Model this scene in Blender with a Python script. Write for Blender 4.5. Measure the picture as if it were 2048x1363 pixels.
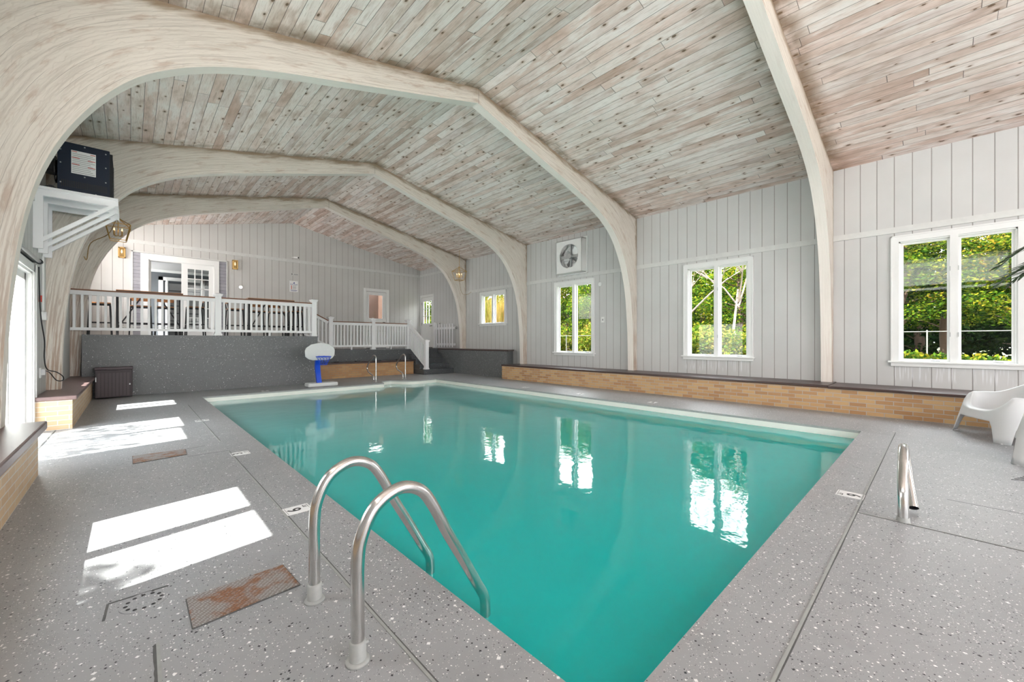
import bpy, math, random
from mathutils import Vector, Matrix
random.seed(7)
R = math.radians
scene = bpy.context.scene
for o in list(bpy.data.objects): bpy.data.objects.remove(o)
C = scene.collection

# ---------------------------------------------------------------- camera, sky, sun, exposure
cam = bpy.data.cameras.new('camera'); cam.sensor_width = 36.0; cam.lens = 807.6/2048*36
cam.clip_start = 0.05; cam.clip_end = 300
camo = bpy.data.objects.new('camera', cam); C.objects.link(camo)
camo.location = (0, 0, 1.2); camo.rotation_euler = (R(90), 0, -0.757)
scene.camera = camo
SKY = 4.0
SUN = 11.0
scene.view_settings.view_transform = 'Standard'; scene.view_settings.look = 'None'
scene.view_settings.gamma = 1; scene.view_settings.use_curve_mapping = False
scene.view_settings.exposure = 1.48
w = bpy.data.worlds.new('world'); scene.world = w; w.use_nodes = True
wn = w.node_tree.nodes; wl = w.node_tree.links; wn.clear()
wo = wn.new('ShaderNodeOutputWorld'); wb = wn.new('ShaderNodeBackground'); wb.inputs[1].default_value = SKY
wt = wn.new('ShaderNodeTexCoord'); ws = wn.new('ShaderNodeSeparateXYZ'); wr = wn.new('ShaderNodeValToRGB')
wl.new(wt.outputs['Generated'], ws.inputs[0]); wl.new(ws.outputs['Z'], wr.inputs[0])
wr.color_ramp.elements[0].position = 0.0; wr.color_ramp.elements[0].color = (1, .985, .965, 1)
wr.color_ramp.elements[1].position = 0.9; wr.color_ramp.elements[1].color = (.84, .90, 1.0, 1)
wl.new(wr.outputs[0], wb.inputs[0]); wl.new(wb.outputs[0], wo.inputs[0])
sd = bpy.data.lights.new('sun', 'SUN'); sd.energy = SUN; sd.angle = R(0.6); sd.color = (1, .97, .92)
so = bpy.data.objects.new('sun', sd); C.objects.link(so)
so.rotation_euler = Vector((1.0, .17, -1.26)).to_track_quat('-Z', 'Y').to_euler(); so.location = (-8, 0, 10)
def portal(name, loc, sx, sy, d):
    l = bpy.data.lights.new(name, 'AREA'); l.shape = 'RECTANGLE'; l.size = sx; l.size_y = sy
    l.energy = 1; l.cycles.is_portal = True
    o = bpy.data.objects.new(name, l); C.objects.link(o); o.location = loc
    o.rotation_euler = Vector(d).to_track_quat('-Z', 'Y').to_euler()
    return o

# ---------------------------------------------------------------- dimensions
XL, XR, YB, YF = -.93, 9.45, 16.0, -6.5
XM, ZR, ZW = 4.25, 5.44, 4.335
SL = (ZR-ZW)/(XR-XM)
def ceil_z(x): return ZR-SL*abs(x-XM)
AY = [1.345, 5.33, 9.28, 12.58]; AT = .16
PX0, PX1, PY0, PY1 = 1.115, 7.08, .715, 10.87

# ---------------------------------------------------------------- mesh helpers
ORG = {}
class MB:
    def __init__(s): s.v = []; s.f = []; s.m = []; s.uv = None
    def box(s, x0, x1, y0, y1, z0, z1, m=0):
        i = len(s.v)
        s.v += [(x, y, z) for z in (z0, z1) for y in (y0, y1) for x in (x0, x1)]
        for q in ((0, 2, 3, 1), (4, 5, 7, 6), (0, 1, 5, 4), (2, 6, 7, 3), (0, 4, 6, 2), (1, 3, 7, 5)):
            s.f.append(tuple(i+k for k in q)); s.m.append(m)
        return s
    def poly(s, pts, m=0):
        i = len(s.v); s.v += [tuple(p) for p in pts]; s.f.append(tuple(range(i, i+len(pts)))); s.m.append(m); return s
    def prism(s, pts, d, m=0):
        """polygon pts extruded by vector d"""
        i = len(s.v); n = len(pts); d = Vector(d)
        s.v += [tuple(p) for p in pts]+[tuple(Vector(p)+d) for p in pts]
        s.f.append(tuple(range(i, i+n))[::-1]); s.m.append(m); s.f.append(tuple(range(i+n, i+2*n))); s.m.append(m)
        for k in range(n): s.f.append((i+k, i+(k+1) % n, i+n+(k+1) % n, i+n+k)); s.m.append(m)
        return s
    def bar(s, a, b, w_, h=None, up=(0, 0, 1), m=0):
        """rectangular bar from a to b"""
        h = h or w_; a = Vector(a); b = Vector(b); d = (b-a).normalized(); up = Vector(up)
        if abs(d.dot(up)) > .99: up = Vector((0, 1, 0))
        r = d.cross(up).normalized(); u = r.cross(d)
        i = len(s.v)
        for p in (a, b):
            for q, t in ((-1, -1), (1, -1), (1, 1), (-1, 1)): s.v.append(tuple(p+r*q*w_/2+u*t*h/2))
        for q in ((3, 2, 1, 0), (4, 5, 6, 7), (0, 1, 5, 4), (1, 2, 6, 5), (2, 3, 7, 6), (3, 0, 4, 7)):
            s.f.append(tuple(i+k for k in q)); s.m.append(m)
        return s
    def tube(s, pts, r, n=12, m=0, caps=True, radii=None):
        P = [Vector(p) for p in pts]; i0 = len(s.v)
        T = [(P[min(k+1, len(P)-1)]-P[max(k-1, 0)]).normalized() for k in range(len(P))]
        up = Vector((0, 0, 1)) if abs(T[0].z) < .9 else Vector((0, 1, 0))
        nn = T[0].cross(up).normalized()
        for k, p in enumerate(P):
            nn = (nn-T[k]*nn.dot(T[k])).normalized(); bb = T[k].cross(nn); rr = radii[k] if radii else r
            for j in range(n):
                a = 2*math.pi*j/n; s.v.append(tuple(p+nn*math.cos(a)*rr+bb*math.sin(a)*rr))
        for k in range(len(P)-1):
            for j in range(n):
                s.f.append((i0+k*n+j, i0+k*n+(j+1) % n, i0+(k+1)*n+(j+1) % n, i0+(k+1)*n+j)); s.m.append(m)
        if caps:
            s.f.append(tuple(range(i0, i0+n))[::-1]); s.m.append(m)
            s.f.append(tuple(range(i0+(len(P)-1)*n, i0+len(P)*n))); s.m.append(m)
        return s
    def lathe(s, prof, c, n=24, m=0):
        i0 = len(s.v); c = Vector(c)
        for r_, z in prof:
            for j in range(n):
                a = 2*math.pi*j/n; s.v.append((c.x+r_*math.cos(a), c.y+r_*math.sin(a), c.z+z))
        for k in range(len(prof)-1):
            for j in range(n):
                s.f.append((i0+k*n+j, i0+k*n+(j+1) % n, i0+(k+1)*n+(j+1) % n, i0+(k+1)*n+j)); s.m.append(m)
        s.f.append(tuple(range(i0, i0+n))[::-1]); s.m.append(m)
        s.f.append(tuple(range(i0+(len(prof)-1)*n, i0+len(prof)*n))); s.m.append(m)
        return s
    def build(s, name, mats, parent=None, smooth=False, origin=None, bevel=0):
        if not isinstance(mats, (list, tuple)): mats = [mats]
        if parent is not None: O = ORG[parent]
        elif origin is not None: O = Vector(origin)
        else:
            xs, ys, zs = zip(*s.v); O = Vector(((min(xs)+max(xs))/2, (min(ys)+max(ys))/2, min(zs)))
        me = bpy.data.meshes.new(name); me.from_pydata([(v[0]-O.x, v[1]-O.y, v[2]-O.z) for v in s.v], [], s.f)
        for mt in mats: me.materials.append(mt)
        if len(mats) > 1: me.polygons.foreach_set('material_index', s.m)
        if smooth: me.polygons.foreach_set('use_smooth', [True]*len(me.polygons))
        me.validate(); me.update()
        o = bpy.data.objects.new(name, me); C.objects.link(o)
        if parent is not None: o.parent = parent
        else: o.location = O
        ORG[o] = O
        if bevel:
            b = o.modifiers.new('bevel', 'BEVEL'); b.width = bevel; b.segments = 2; b.limit_method = 'ANGLE'
        return o
def smooth_angle(o, a=35):
    me = o.data
    me.polygons.foreach_set('use_smooth', [True]*len(me.polygons))
    try: me.set_sharp_from_angle(angle=R(a))
    except Exception: pass
def empty(name, loc, label=None, cat=None, group=None, kind=None):
    o = bpy.data.objects.new(name, None); C.objects.link(o); o.location = loc; o.empty_display_size = .1
    ORG[o] = Vector(loc); tag(o, label, cat, group, kind); return o
def tag(o, label=None, cat=None, group=None, kind=None):
    if label: o['label'] = label
    if cat: o['category'] = cat
    if group: o['group'] = group
    if kind: o['kind'] = kind
    return o
def copy_tree(o, parent=None):
    c = o.copy(); C.objects.link(c); c.parent = parent
    for ch in [q for q in bpy.data.objects if q.parent == o]: copy_tree(ch, c)
    return c
def catmull(pts, n=6):
    P = [Vector(p) for p in pts]; out = []
    for i in range(len(P)-1):
        a = P[i-1] if i else P[0]*2-P[1]; b = P[i]; c = P[i+1]; d = P[i+2] if i+2 < len(P) else P[-1]*2-P[-2]
        for k in range(n):
            t = k/n
            out.append(.5*((2*b)+(c-a)*t+(2*a-5*b+4*c-d)*t*t+(3*b-a-3*c+d)*t**3))
    out.append(P[-1]); return out
def text_obj(name, body, size, loc, right, up, mat, parent=None, align='CENTER', depth=.0006):
    cu = bpy.data.curves.new(name, 'FONT'); cu.body = body; cu.size = size; cu.align_x = align; cu.align_y = 'CENTER'; cu.extrude = depth; cu.offset = size*.018
    t = bpy.data.objects.new('tmp', cu); C.objects.link(t)
    dg = bpy.context.evaluated_depsgraph_get(); me = bpy.data.meshes.new_from_object(t.evaluated_get(dg))
    bpy.data.objects.remove(t); bpy.data.curves.remove(cu)
    r_ = Vector(right).normalized(); u = Vector(up).normalized(); n = r_.cross(u)
    M = Matrix(((r_.x, u.x, n.x, loc[0]), (r_.y, u.y, n.y, loc[1]), (r_.z, u.z, n.z, loc[2]), (0, 0, 0, 1)))
    me.transform(M)
    O = ORG[parent]; me.transform(Matrix.Translation(-O)); me.materials.clear(); me.materials.append(mat)
    o = bpy.data.objects.new(name, me); C.objects.link(o); o.parent = parent; ORG[o] = O
    return o

# ---------------------------------------------------------------- material helpers
class NT:
    def __init__(s, name):
        s.mat = bpy.data.materials.new(name); s.mat.use_nodes = True; s.t = s.mat.node_tree; s.t.nodes.clear()
        s.out = s.t.nodes.new('ShaderNodeOutputMaterial')
    def n(s, ty, props=None, **inp):
        nd = s.t.nodes.new(ty)
        for k, v in (props or {}).items(): setattr(nd, k, v)
        for k, v in inp.items():
            key = int(k[1:]) if k[0] == '_' else k.replace('__', ' ')
            s.set(nd.inputs[key], v)
        return nd
    def set(s, sock, v):
        if isinstance(v, bpy.types.NodeSocket): s.t.links.new(v, sock)
        elif isinstance(v, bpy.types.Node): s.t.links.new(v.outputs[0], sock)
        else:
            if hasattr(sock.default_value, '__len__') and hasattr(v, '__len__') and len(sock.default_value) == 4 and len(v) == 3: v = tuple(v)+(1,)
            sock.default_value = v
    def m(s, op, a, b=0.0, c=0.0, clamp=False):
        nd = s.t.nodes.new('ShaderNodeMath'); nd.operation = op; nd.use_clamp = clamp
        s.set(nd.inputs[0], a); s.set(nd.inputs[1], b)
        if op in ('MULTIPLY_ADD', 'SMOOTH_MIN', 'COMPARE', 'WRAP'): s.set(nd.inputs[2], c)
        return nd.outputs[0]
    def mix(s, f, a, b, mode='MIX'):
        nd = s.t.nodes.new('ShaderNodeMix'); nd.data_type = 'RGBA'; nd.blend_type = mode
        s.set(nd.inputs[0], f); s.set(nd.inputs[6], a); s.set(nd.inputs[7], b); return nd.outputs[2]
    def xyz(s, x, y=0.0, z=0.0): return s.n('ShaderNodeCombineXYZ', _0=x, _1=y, _2=z).outputs[0]
    def pos(s):
        g = s.n('ShaderNodeNewGeometry'); q = s.n('ShaderNodeSeparateXYZ', _0=g.outputs['Position'])
        return g.outputs['Position'], q.outputs[0], q.outputs[1], q.outputs[2]
    def noise(s, vec, scale, detail=3, rough=.55, dim='3D'):
        return s.n('ShaderNodeTexNoise', {'noise_dimensions': dim}, Vector=vec, Scale=scale, Detail=detail, Roughness=rough).outputs[0]
    def ramp(s, f, stops, interp='LINEAR'):
        nd = s.n('ShaderNodeValToRGB', _0=f); cr = nd.color_ramp; cr.interpolation = interp
        while len(cr.elements) < len(stops): cr.elements.new(.5)
        for e, (p, c) in zip(cr.elements, stops):
            e.position = p; e.color = tuple(c)+(1,) if len(c) == 3 else c
        return nd.outputs[0]
    def sm(s, v, a, b):
        """smoothstep a..b"""
        return s.n('ShaderNodeMapRange', {'interpolation_type': 'SMOOTHSTEP'}, _0=v, _1=a, _2=b, _3=0.0, _4=1.0).outputs[0]
    def white(s, vec, dim='2D'): return s.n('ShaderNodeTexWhiteNoise', {'noise_dimensions': dim}, Vector=vec).outputs
    def bsdf(s, color, rough=.6, metal=0.0, bump=None, bstr=.3, bdist=.01, spec=.5, **kw):
        p = s.n('ShaderNodeBsdfPrincipled'); s.set(p.inputs['Base Color'], color); s.set(p.inputs['Roughness'], rough)
        s.set(p.inputs['Metallic'], metal); s.set(p.inputs['Specular IOR Level'], spec)
        for k, v in kw.items(): s.set(p.inputs[k.replace('__', ' ')], v)
        if bump is not None:
            b = s.n('ShaderNodeBump', Strength=bstr, Distance=bdist, Height=bump); s.t.links.new(b.outputs[0], p.inputs['Normal'])
        s.t.links.new(p.outputs[0], s.out.inputs[0]); return p
def gray(v): return (v, v, v)
def plain(name, col, rough=.5, metal=0.0, noise=0.0, nscale=20, bump=0, **kw):
    t = NT(name); tc = t.n('ShaderNodeTexCoord').outputs['Object']
    c = col
    nz = t.noise(tc, nscale) if (noise or bump) else None
    if noise: c = t.mix(nz, tuple(x*(1-noise) for x in col), tuple(min(1, x*(1+noise)) for x in col))
    t.bsdf(c, rough, metal, bump=nz if bump else None, bstr=bump, bdist=.003, **kw); return t.mat

def mat_siding(name, axis, off, tint=(1, 1, 1)):
    t = NT(name); P, x, y, z = t.pos(); u = x if axis == 0 else y
    f = t.m('FRACT', t.m('DIVIDE', t.m('SUBTRACT', u, off-.11), .22))
    d = t.m('MULTIPLY', t.m('ABSOLUTE', t.m('SUBTRACT', f, .5)), .22)
    g = t.m('SUBTRACT', 1.0, t.sm(d, .003, .008))
    idx = t.m('FLOOR', t.m('DIVIDE', t.m('SUBTRACT', u, off-.11), .22))
    wr_ = t.white(t.xyz(idx, 3.0))[0]
    n1 = t.noise(P, 1.3, 4); n2 = t.noise(t.xyz(t.m('MULTIPLY', x, 3), t.m('MULTIPLY', y, 3), t.m('MULTIPLY', z, .35)), 5, 4)
    base = t.mix(n1, tuple(.52*k for k in tint), tuple(.66*k for k in tint))
    base = t.mix(t.m('MULTIPLY', n2, .35), base, (.58, .56, .53))
    base = t.mix(t.m('MULTIPLY', wr_, .12), base, (.56, .55, .54))
    base = t.mix(t.m('MULTIPLY', g, .62), base, (.14, .11, .09))
    if axis == 1:
        dr = t.m('MULTIPLY', t.sm(t.noise(t.xyz(t.m('MULTIPLY', y, 34), t.m('MULTIPLY', z, 1.2), 0), 1.0, 2, .5, '2D'), .56, .66), t.m('MULTIPLY', t.sm(z, .5, .62), t.sm(z, .80, .76)))
        near = None
        for c0 in (-.16, 3.395):
            k = t.m('LESS_THAN', t.m('ABSOLUTE', t.m('SUBTRACT', y, c0)), .72); near = k if near is None else t.m('MAXIMUM', near, k)
        dr = t.m('MULTIPLY', dr, near)
        base = t.mix(t.m('MULTIPLY', dr, .55), base, (.86, .87, .90))
    fine = t.noise(t.xyz(t.m('MULTIPLY', x, 60), t.m('MULTIPLY', y, 60), t.m('MULTIPLY', z, 6)), 1, 3)
    h = t.m('SUBTRACT', t.m('MULTIPLY', fine, .12), g)
    t.bsdf(base, .6, bump=h, bstr=.5, bdist=.006); return t.mat
def mat_planks():
    t = NT('whitewashed_planks'); P, x, y, z = t.pos(); W = .137
    r_ = t.m('DIVIDE', t.m('SUBTRACT', x, XM), W); row = t.m('FLOOR', r_); fr = t.m('FRACT', r_)
    w1 = t.white(t.xyz(row, 7.3))[0]
    yy = t.m('DIVIDE', t.m('ADD', y, t.m('MULTIPLY', w1, 9.0)), t.m('ADD', 1.5, t.m('MULTIPLY', w1, 1.6)))
    pl = t.m('FLOOR', yy); fy = t.m('FRACT', yy)
    wv = t.white(t.xyz(row, pl)); r1 = wv[0]
    base = t.ramp(r1, [(0, (.80, .72, .67)), (.2, (.92, .86, .83)), (.38, (.84, .70, .64)), (.5, (.66, .51, .45)), (.6, (.90, .83, .79)), (.72, (.76, .69, .67)), (.85, (.88, .75, .70)), (.95, (.94, .89, .87))])
    gx = t.m('ADD', t.m('MULTIPLY', x, 26), t.m('MULTIPLY', r1, 50)); gy = t.m('ADD', t.m('MULTIPLY', y, 1.6), t.m('MULTIPLY', r1, 31))
    grain = t.noise(t.xyz(gx, gy, 0), 1.0, 6, .65, '2D')
    blot = t.noise(t.xyz(t.m('ADD', t.m('MULTIPLY', x, 5), t.m('MULTIPLY', r1, 20)), t.m('ADD', t.m('MULTIPLY', y, 1.3), t.m('MULTIPLY', r1, 13)), 0), 1.0, 4, .6, '2D')
    c = t.mix(t.m('MULTIPLY', t.sm(grain, .50, .78), .65), base, (.48, .34, .27))
    c = t.mix(t.m('MULTIPLY', t.sm(blot, .50, .74), .55), c, (.42, .27, .19))
    c = t.mix(t.m('MULTIPLY', t.sm(blot, .52, .30), .85), c, (.93, .90, .88))
    fine = t.noise(t.xyz(t.m('MULTIPLY', gx, 5), t.m('MULTIPLY', gy, 4), 0), 1.0, 3, .6, '2D')
    c = t.mix(t.m('MULTIPLY', t.sm(fine, .5, .75), .35), c, (.36, .28, .23))
    # knots
    kv = t.n('ShaderNodeTexVoronoi', {'voronoi_dimensions': '2D', 'feature': 'F1'}, Vector=t.xyz(t.m('ADD', x, t.m('MULTIPLY', r1, 4)), t.m('MULTIPLY', y, .55), 0), Scale=5.2, Randomness=1.0)
    cc = t.n('ShaderNodeSeparateColor', _0=kv.outputs['Color'])
    on = t.m('GREATER_THAN', cc.outputs[0], .42); sz = t.m('MULTIPLY_ADD', cc.outputs[1], .06, .03)
    wob = t.m('MULTIPLY', t.m('SUBTRACT', t.noise(P, 40, 2), .5), .05)
    kd = t.m('DIVIDE', t.m('ADD', kv.outputs['Distance'], wob), sz)
    halo = t.m('MULTIPLY', on, t.m('SUBTRACT', 1, t.sm(kd, .6, 3.2))); core = t.m('MULTIPLY', on, t.m('SUBTRACT', 1, t.sm(kd, .7, 1.25)))
    c = t.mix(t.m('MULTIPLY', halo, .55), c, (.38, .23, .13)); c = t.mix(t.m('MULTIPLY', core, .9), c, (.13, .075, .04))
    # dirt that has gathered beside each arch
    st = None
    for a in AY:
        d = t.m('ABSOLUTE', t.m('SUBTRACT', y, a+.08)); s_ = t.m('SUBTRACT', 1, t.sm(d, .1, .38))
        st = s_ if st is None else t.m('MAXIMUM', st, s_)
    st = t.m('MULTIPLY', st, t.sm(t.noise(P, 3.2, 4), .30, .62)); c = t.mix(t.m('MULTIPLY', st, .8), c, (.22, .145, .075))
    e = t.m('MINIMUM', t.m('MULTIPLY', fr, W), t.m('MULTIPLY', t.m('SUBTRACT', 1, fr), W))
    gap = t.m('SUBTRACT', 1, t.sm(e, .001, .0045))
    e2 = t.m('SUBTRACT', 1, t.sm(t.m('MINIMUM', fy, t.m('SUBTRACT', 1, fy)), .0006, .0022))
    gap = t.m('MAXIMUM', gap, e2); c = t.mix(t.m('MULTIPLY', gap, .8), c, (.10, .075, .06))
    c = t.mix(1.0, c, (1.0, .96, .94), 'MULTIPLY')
    h = t.m('SUBTRACT', t.m('MULTIPLY', fine, .15), gap)
    t.bsdf(c, .65, bump=h, bstr=.4, bdist=.006); return t.mat
def mat_arch():
    t = NT('limed_glulam'); uv = t.n('ShaderNodeUVMap', {'uv_map': 'UVMap'}).outputs[0]; uv2 = t.n('ShaderNodeUVMap', {'uv_map': 'EDGE'}).outputs[0]
    a = t.n('ShaderNodeSeparateXYZ', _0=uv); b = t.n('ShaderNodeSeparateXYZ', _0=uv2); u, v = a.outputs[0], a.outputs[1]; ed, so_ = b.outputs[0], b.outputs[1]
    rnd = t.n('ShaderNodeObjectInfo').outputs['Random']; oo = t.m('MULTIPLY', rnd, 40)
    wavy = t.noise(t.xyz(t.m('ADD', t.m('MULTIPLY', u, .9), oo), t.m('MULTIPLY', v, 2), 0), .8, 1, .5, '2D')
    vv = t.m('ADD', v, t.m('MULTIPLY', t.m('SUBTRACT', wavy, .5), .05))
    gr = t.noise(t.xyz(t.m('ADD', t.m('MULTIPLY', u, 1.6), oo), t.m('MULTIPLY', vv, 46), 0), 1.0, 5, .62, '2D')
    bl = t.noise(t.xyz(t.m('ADD', t.m('MULTIPLY', u, 2.4), oo), t.m('MULTIPLY', v, 11), 0), 1.0, 4, .6, '2D')
    ring = t.n('ShaderNodeTexWave', {'wave_type': 'BANDS', 'bands_direction': 'Y'}, Vector=t.xyz(t.m('MULTIPLY', u, .6), vv, 0), Scale=9.0, Distortion=9.0, Detail=2.0, Detail__Scale=1.2).outputs['Fac']
    c = t.mix(t.sm(gr, .38, .75), (.72, .685, .63), (.58, .54, .49))
    c = t.mix(t.m('MULTIPLY', t.sm(ring, .8, 1.0), .22), c, (.44, .385, .34))
    c = t.mix(t.m('MULTIPLY', t.sm(bl, .56, .76), .6), c, (.45, .33, .26))
    # lamination joints
    lf = t.m('ABSOLUTE', t.m('SUBTRACT', t.m('FRACT', t.m('DIVIDE', v, .075)), .5))
    lam = t.m('MULTIPLY', t.m('SUBTRACT', 1, t.sm(lf, .006, .02)), t.sm(t.noise(t.xyz(t.m('MULTIPLY', u, 1.1), t.m('MULTIPLY', t.m('FLOOR', t.m('DIVIDE', v, .075)), 5.3), 0), 1, 2, .5, '2D'), .42, .55))
    c = t.mix(t.m('MULTIPLY', lam, t.m('MULTIPLY', so_, .7)), c, (.13, .11, .10))
    jt = t.m('MULTIPLY', t.m('SUBTRACT', 1, t.sm(t.m('ABSOLUTE', u), .002, .005)), .8); c = t.mix(jt, c, (.12, .10, .09))
    # brown dirt along the roof edge, bare timber low on the legs
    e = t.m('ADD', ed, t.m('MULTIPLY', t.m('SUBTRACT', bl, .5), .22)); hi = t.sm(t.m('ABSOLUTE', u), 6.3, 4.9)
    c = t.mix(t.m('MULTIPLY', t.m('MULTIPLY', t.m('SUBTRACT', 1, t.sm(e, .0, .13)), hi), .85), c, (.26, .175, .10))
    lo = t.sm(t.m('ABSOLUTE', u), 5.6, 8.0); c = t.mix(t.m('MULTIPLY', t.m('MULTIPLY', lo, t.sm(gr, .42, .58)), .8), c, (.42, .29, .21))
    # soffit painted paler, the pool's light from below put into its colour
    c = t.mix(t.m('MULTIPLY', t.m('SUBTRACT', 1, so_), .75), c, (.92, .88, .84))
    c = t.mix(1.0, c, (1.0, .972, .95), 'MULTIPLY')
    t.bsdf(c, .6, bump=gr, bstr=.25, bdist=.004); return t.mat
def mat_deck(name, lo, hi, dens=1.0, flake=95):
    t = NT(name); P, x, y, z = t.pos()
    cl = t.noise(P, .8, 5, .6); c2 = t.noise(P, 5, 4)
    c = t.mix(cl, lo, hi); c = t.mix(t.m('MULTIPLY', t.sm(c2, .5, .8), .3), c, tuple(k*.75 for k in lo))
    dn = t.sm(t.noise(P, 1.4, 3), .25, .75)
    for sc, thr, col, am in ((flake, .90, (.85, .85, .84), 1.0), (flake*.8, .93, (.015, .015, .02), 1.0), (flake*1.9, .90, (.7, .7, .7), .8), (flake*.55, .965, (.9, .9, .9), .9), (flake*1.6, .92, (.03, .03, .035), .8)):
        v = t.n('ShaderNodeTexVoronoi', {'feature': 'F1', 'distance': 'MANHATTAN'}, Vector=t.xyz(x, t.m('MULTIPLY', y, 1.0), z), Scale=sc, Randomness=1.0)
        q = t.n('ShaderNodeSeparateColor', _0=v.outputs['Color'])
        th = t.m('SUBTRACT', 1.0, t.m('MULTIPLY', t.m('ADD', .45, t.m('MULTIPLY', dn, .75)), (1-thr)*dens))
        k = t.m('MULTIPLY', t.m('GREATER_THAN', q.outputs[0], th), t.m('LESS_THAN', v.outputs['Distance'], t.m('MULTIPLY_ADD', q.outputs[1], .34, .26)))
        c = t.mix(t.m('MULTIPLY', k, am), c, col)
    t.bsdf(c, .42, bump=t.noise(P, 60, 3), bstr=.12, bdist=.004); return t.mat
def mat_brick(name, a, b, mortar, u0=0.0):
    t = NT(name); P, x, y, z = t.pos(); u = t.m('ADD', t.m('ADD', x, y), u0)
    br = t.n('ShaderNodeTexBrick', {'offset': .5}, Vector=t.xyz(u, z, 0), Color1=a, Color2=b, Mortar=mortar, Scale=1.0, Mortar__Size=.0048, Mortar__Smooth=.1, Bias=-.25, Brick__Width=.213, Row__Height=.0645)
    n = t.noise(P, 9, 4); c = t.mix(t.m('MULTIPLY', n, .3), br.outputs[0], (.55, .40, .24))
    t.bsdf(c, .55, bump=t.m('SUBTRACT', 1, br.outputs['Fac']), bstr=.6, bdist=.004); return t.mat
def mat_wood(name, a, b, axis=0, sc=1.0, rough=.45):
    t = NT(name); tc = t.n('ShaderNodeTexCoord').outputs['Object']; q = t.n('ShaderNodeSeparateXYZ', _0=tc)
    k = [30, 30, 30]; k[axis] = 2
    g = t.noise(t.xyz(*[t.m('MULTIPLY', q.outputs[i], k[i]*sc) for i in range(3)]), 1.0, 4, .6)
    t.bsdf(t.mix(g, a, b), rough, bump=g, bstr=.1, bdist=.002); return t.mat
def mat_glass():
    t = NT('window_glass'); tr = t.n('ShaderNodeBsdfTransparent', _0=(.97, .99, .98)); gl = t.n('ShaderNodeBsdfGlossy', _0=(1, 1, 1), Roughness=.02)
    fc = t.n('ShaderNodeLayerWeight', Blend=.5).outputs['Facing']; fr = t.m('MULTIPLY_ADD', t.m('POWER', fc, 4.0), .18, .012); mx = t.n('ShaderNodeMixShader', _0=fr, _1=tr, _2=gl)
    t.t.links.new(mx.outputs[0], t.out.inputs[0]); return t.mat
def mat_water():
    t = NT('pool_water'); P, x, y, z = t.pos()
    n1 = t.noise(t.xyz(x, t.m('MULTIPLY', y, 1.0), 0), 2.2, 2, .5, '2D'); n2 = t.noise(t.xyz(x, y, 0), 13, 2, .5, '2D')
    cloud = t.noise(t.xyz(x, y, 0), .7, 3, .5, '2D')
    h = t.m('ADD', n1, t.m('MULTIPLY', n2, .13))
    b = t.n('ShaderNodeBump', Strength=.32, Distance=.011, Height=h)
    deep = t.mix(t.sm(y, 2.5, 11.0), (.012, .49, .465), (.42, .72, .72)); deep = t.mix(t.m('MULTIPLY', cloud, .3), deep, (.0, .36, .33))  # far end painted paler, standing in for the walls reflected there
    df = t.n('ShaderNodeBsdfDiffuse', Color=deep); tr = t.n('ShaderNodeBsdfTransparent', _0=(.35, .95, .88))
    body = t.n('ShaderNodeMixShader', _0=.16, _1=df, _2=tr)
    gl = t.n('ShaderNodeBsdfGlossy', _0=(1, 1, 1), Roughness=.015); t.t.links.new(b.outputs[0], gl.inputs['Normal'])
    fr = t.n('ShaderNodeFresnel', IOR=1.333); t.t.links.new(b.outputs[0], fr.inputs['Normal'])
    mx = t.n('ShaderNodeMixShader', _0=fr, _1=body, _2=gl); t.t.links.new(mx.outputs[0], t.out.inputs[0]); return t.mat
def mat_rust():
    t = NT('rusty_checker_plate'); P, x, y, z = t.pos()
    w_ = t.n('ShaderNodeTexVoronoi', {'voronoi_dimensions': '2D', 'distance': 'MANHATTAN'}, Vector=t.xyz(t.m('MULTIPLY', t.m('ADD', x, y), 75), t.m('MULTIPLY', t.m('SUBTRACT', x, y), 38), 0), Scale=1.0, Randomness=.25)
    d = t.sm(w_.outputs['Distance'], .22, .42); n = t.noise(P, 7, 5); n2 = t.noise(P, 60, 3)
    c = t.mix(t.sm(n, .44, .56), (.42, .42, .42), (.33, .13, .05)); c = t.mix(t.m('MULTIPLY', t.sm(n2, .5, .6), .5), c, (.45, .45, .45)); c = t.mix(t.m('MULTIPLY', d, .6), c, (.10, .055, .035))
    t.bsdf(c, .5, bump=t.m('SUBTRACT', 1, d), bstr=.6, bdist=.004); return t.mat
def mat_leaf(name, stops, trans=.35):
    t = NT(name); g = t.n('ShaderNodeNewGeometry'); rnd = g.outputs['Random Per Island']; n = t.noise(g.outputs['Position'], .9, 3)
    c = t.ramp(t.m('ADD', t.m('MULTIPLY', rnd, .45), t.m('MULTIPLY', n, .6)), stops)
    df = t.n('ShaderNodeBsdfDiffuse', Color=c); tl = t.n('ShaderNodeBsdfTranslucent', Color=c); mx = t.n('ShaderNodeMixShader', _0=trans, _1=df, _2=tl)
    t.t.links.new(mx.outputs[0], t.out.inputs[0]); return t.mat
def mat_stucco(name): 
    return mat_deck(name, (.115, .12, .125), (.165, .17, .175), dens=.6, flake=100)

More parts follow.
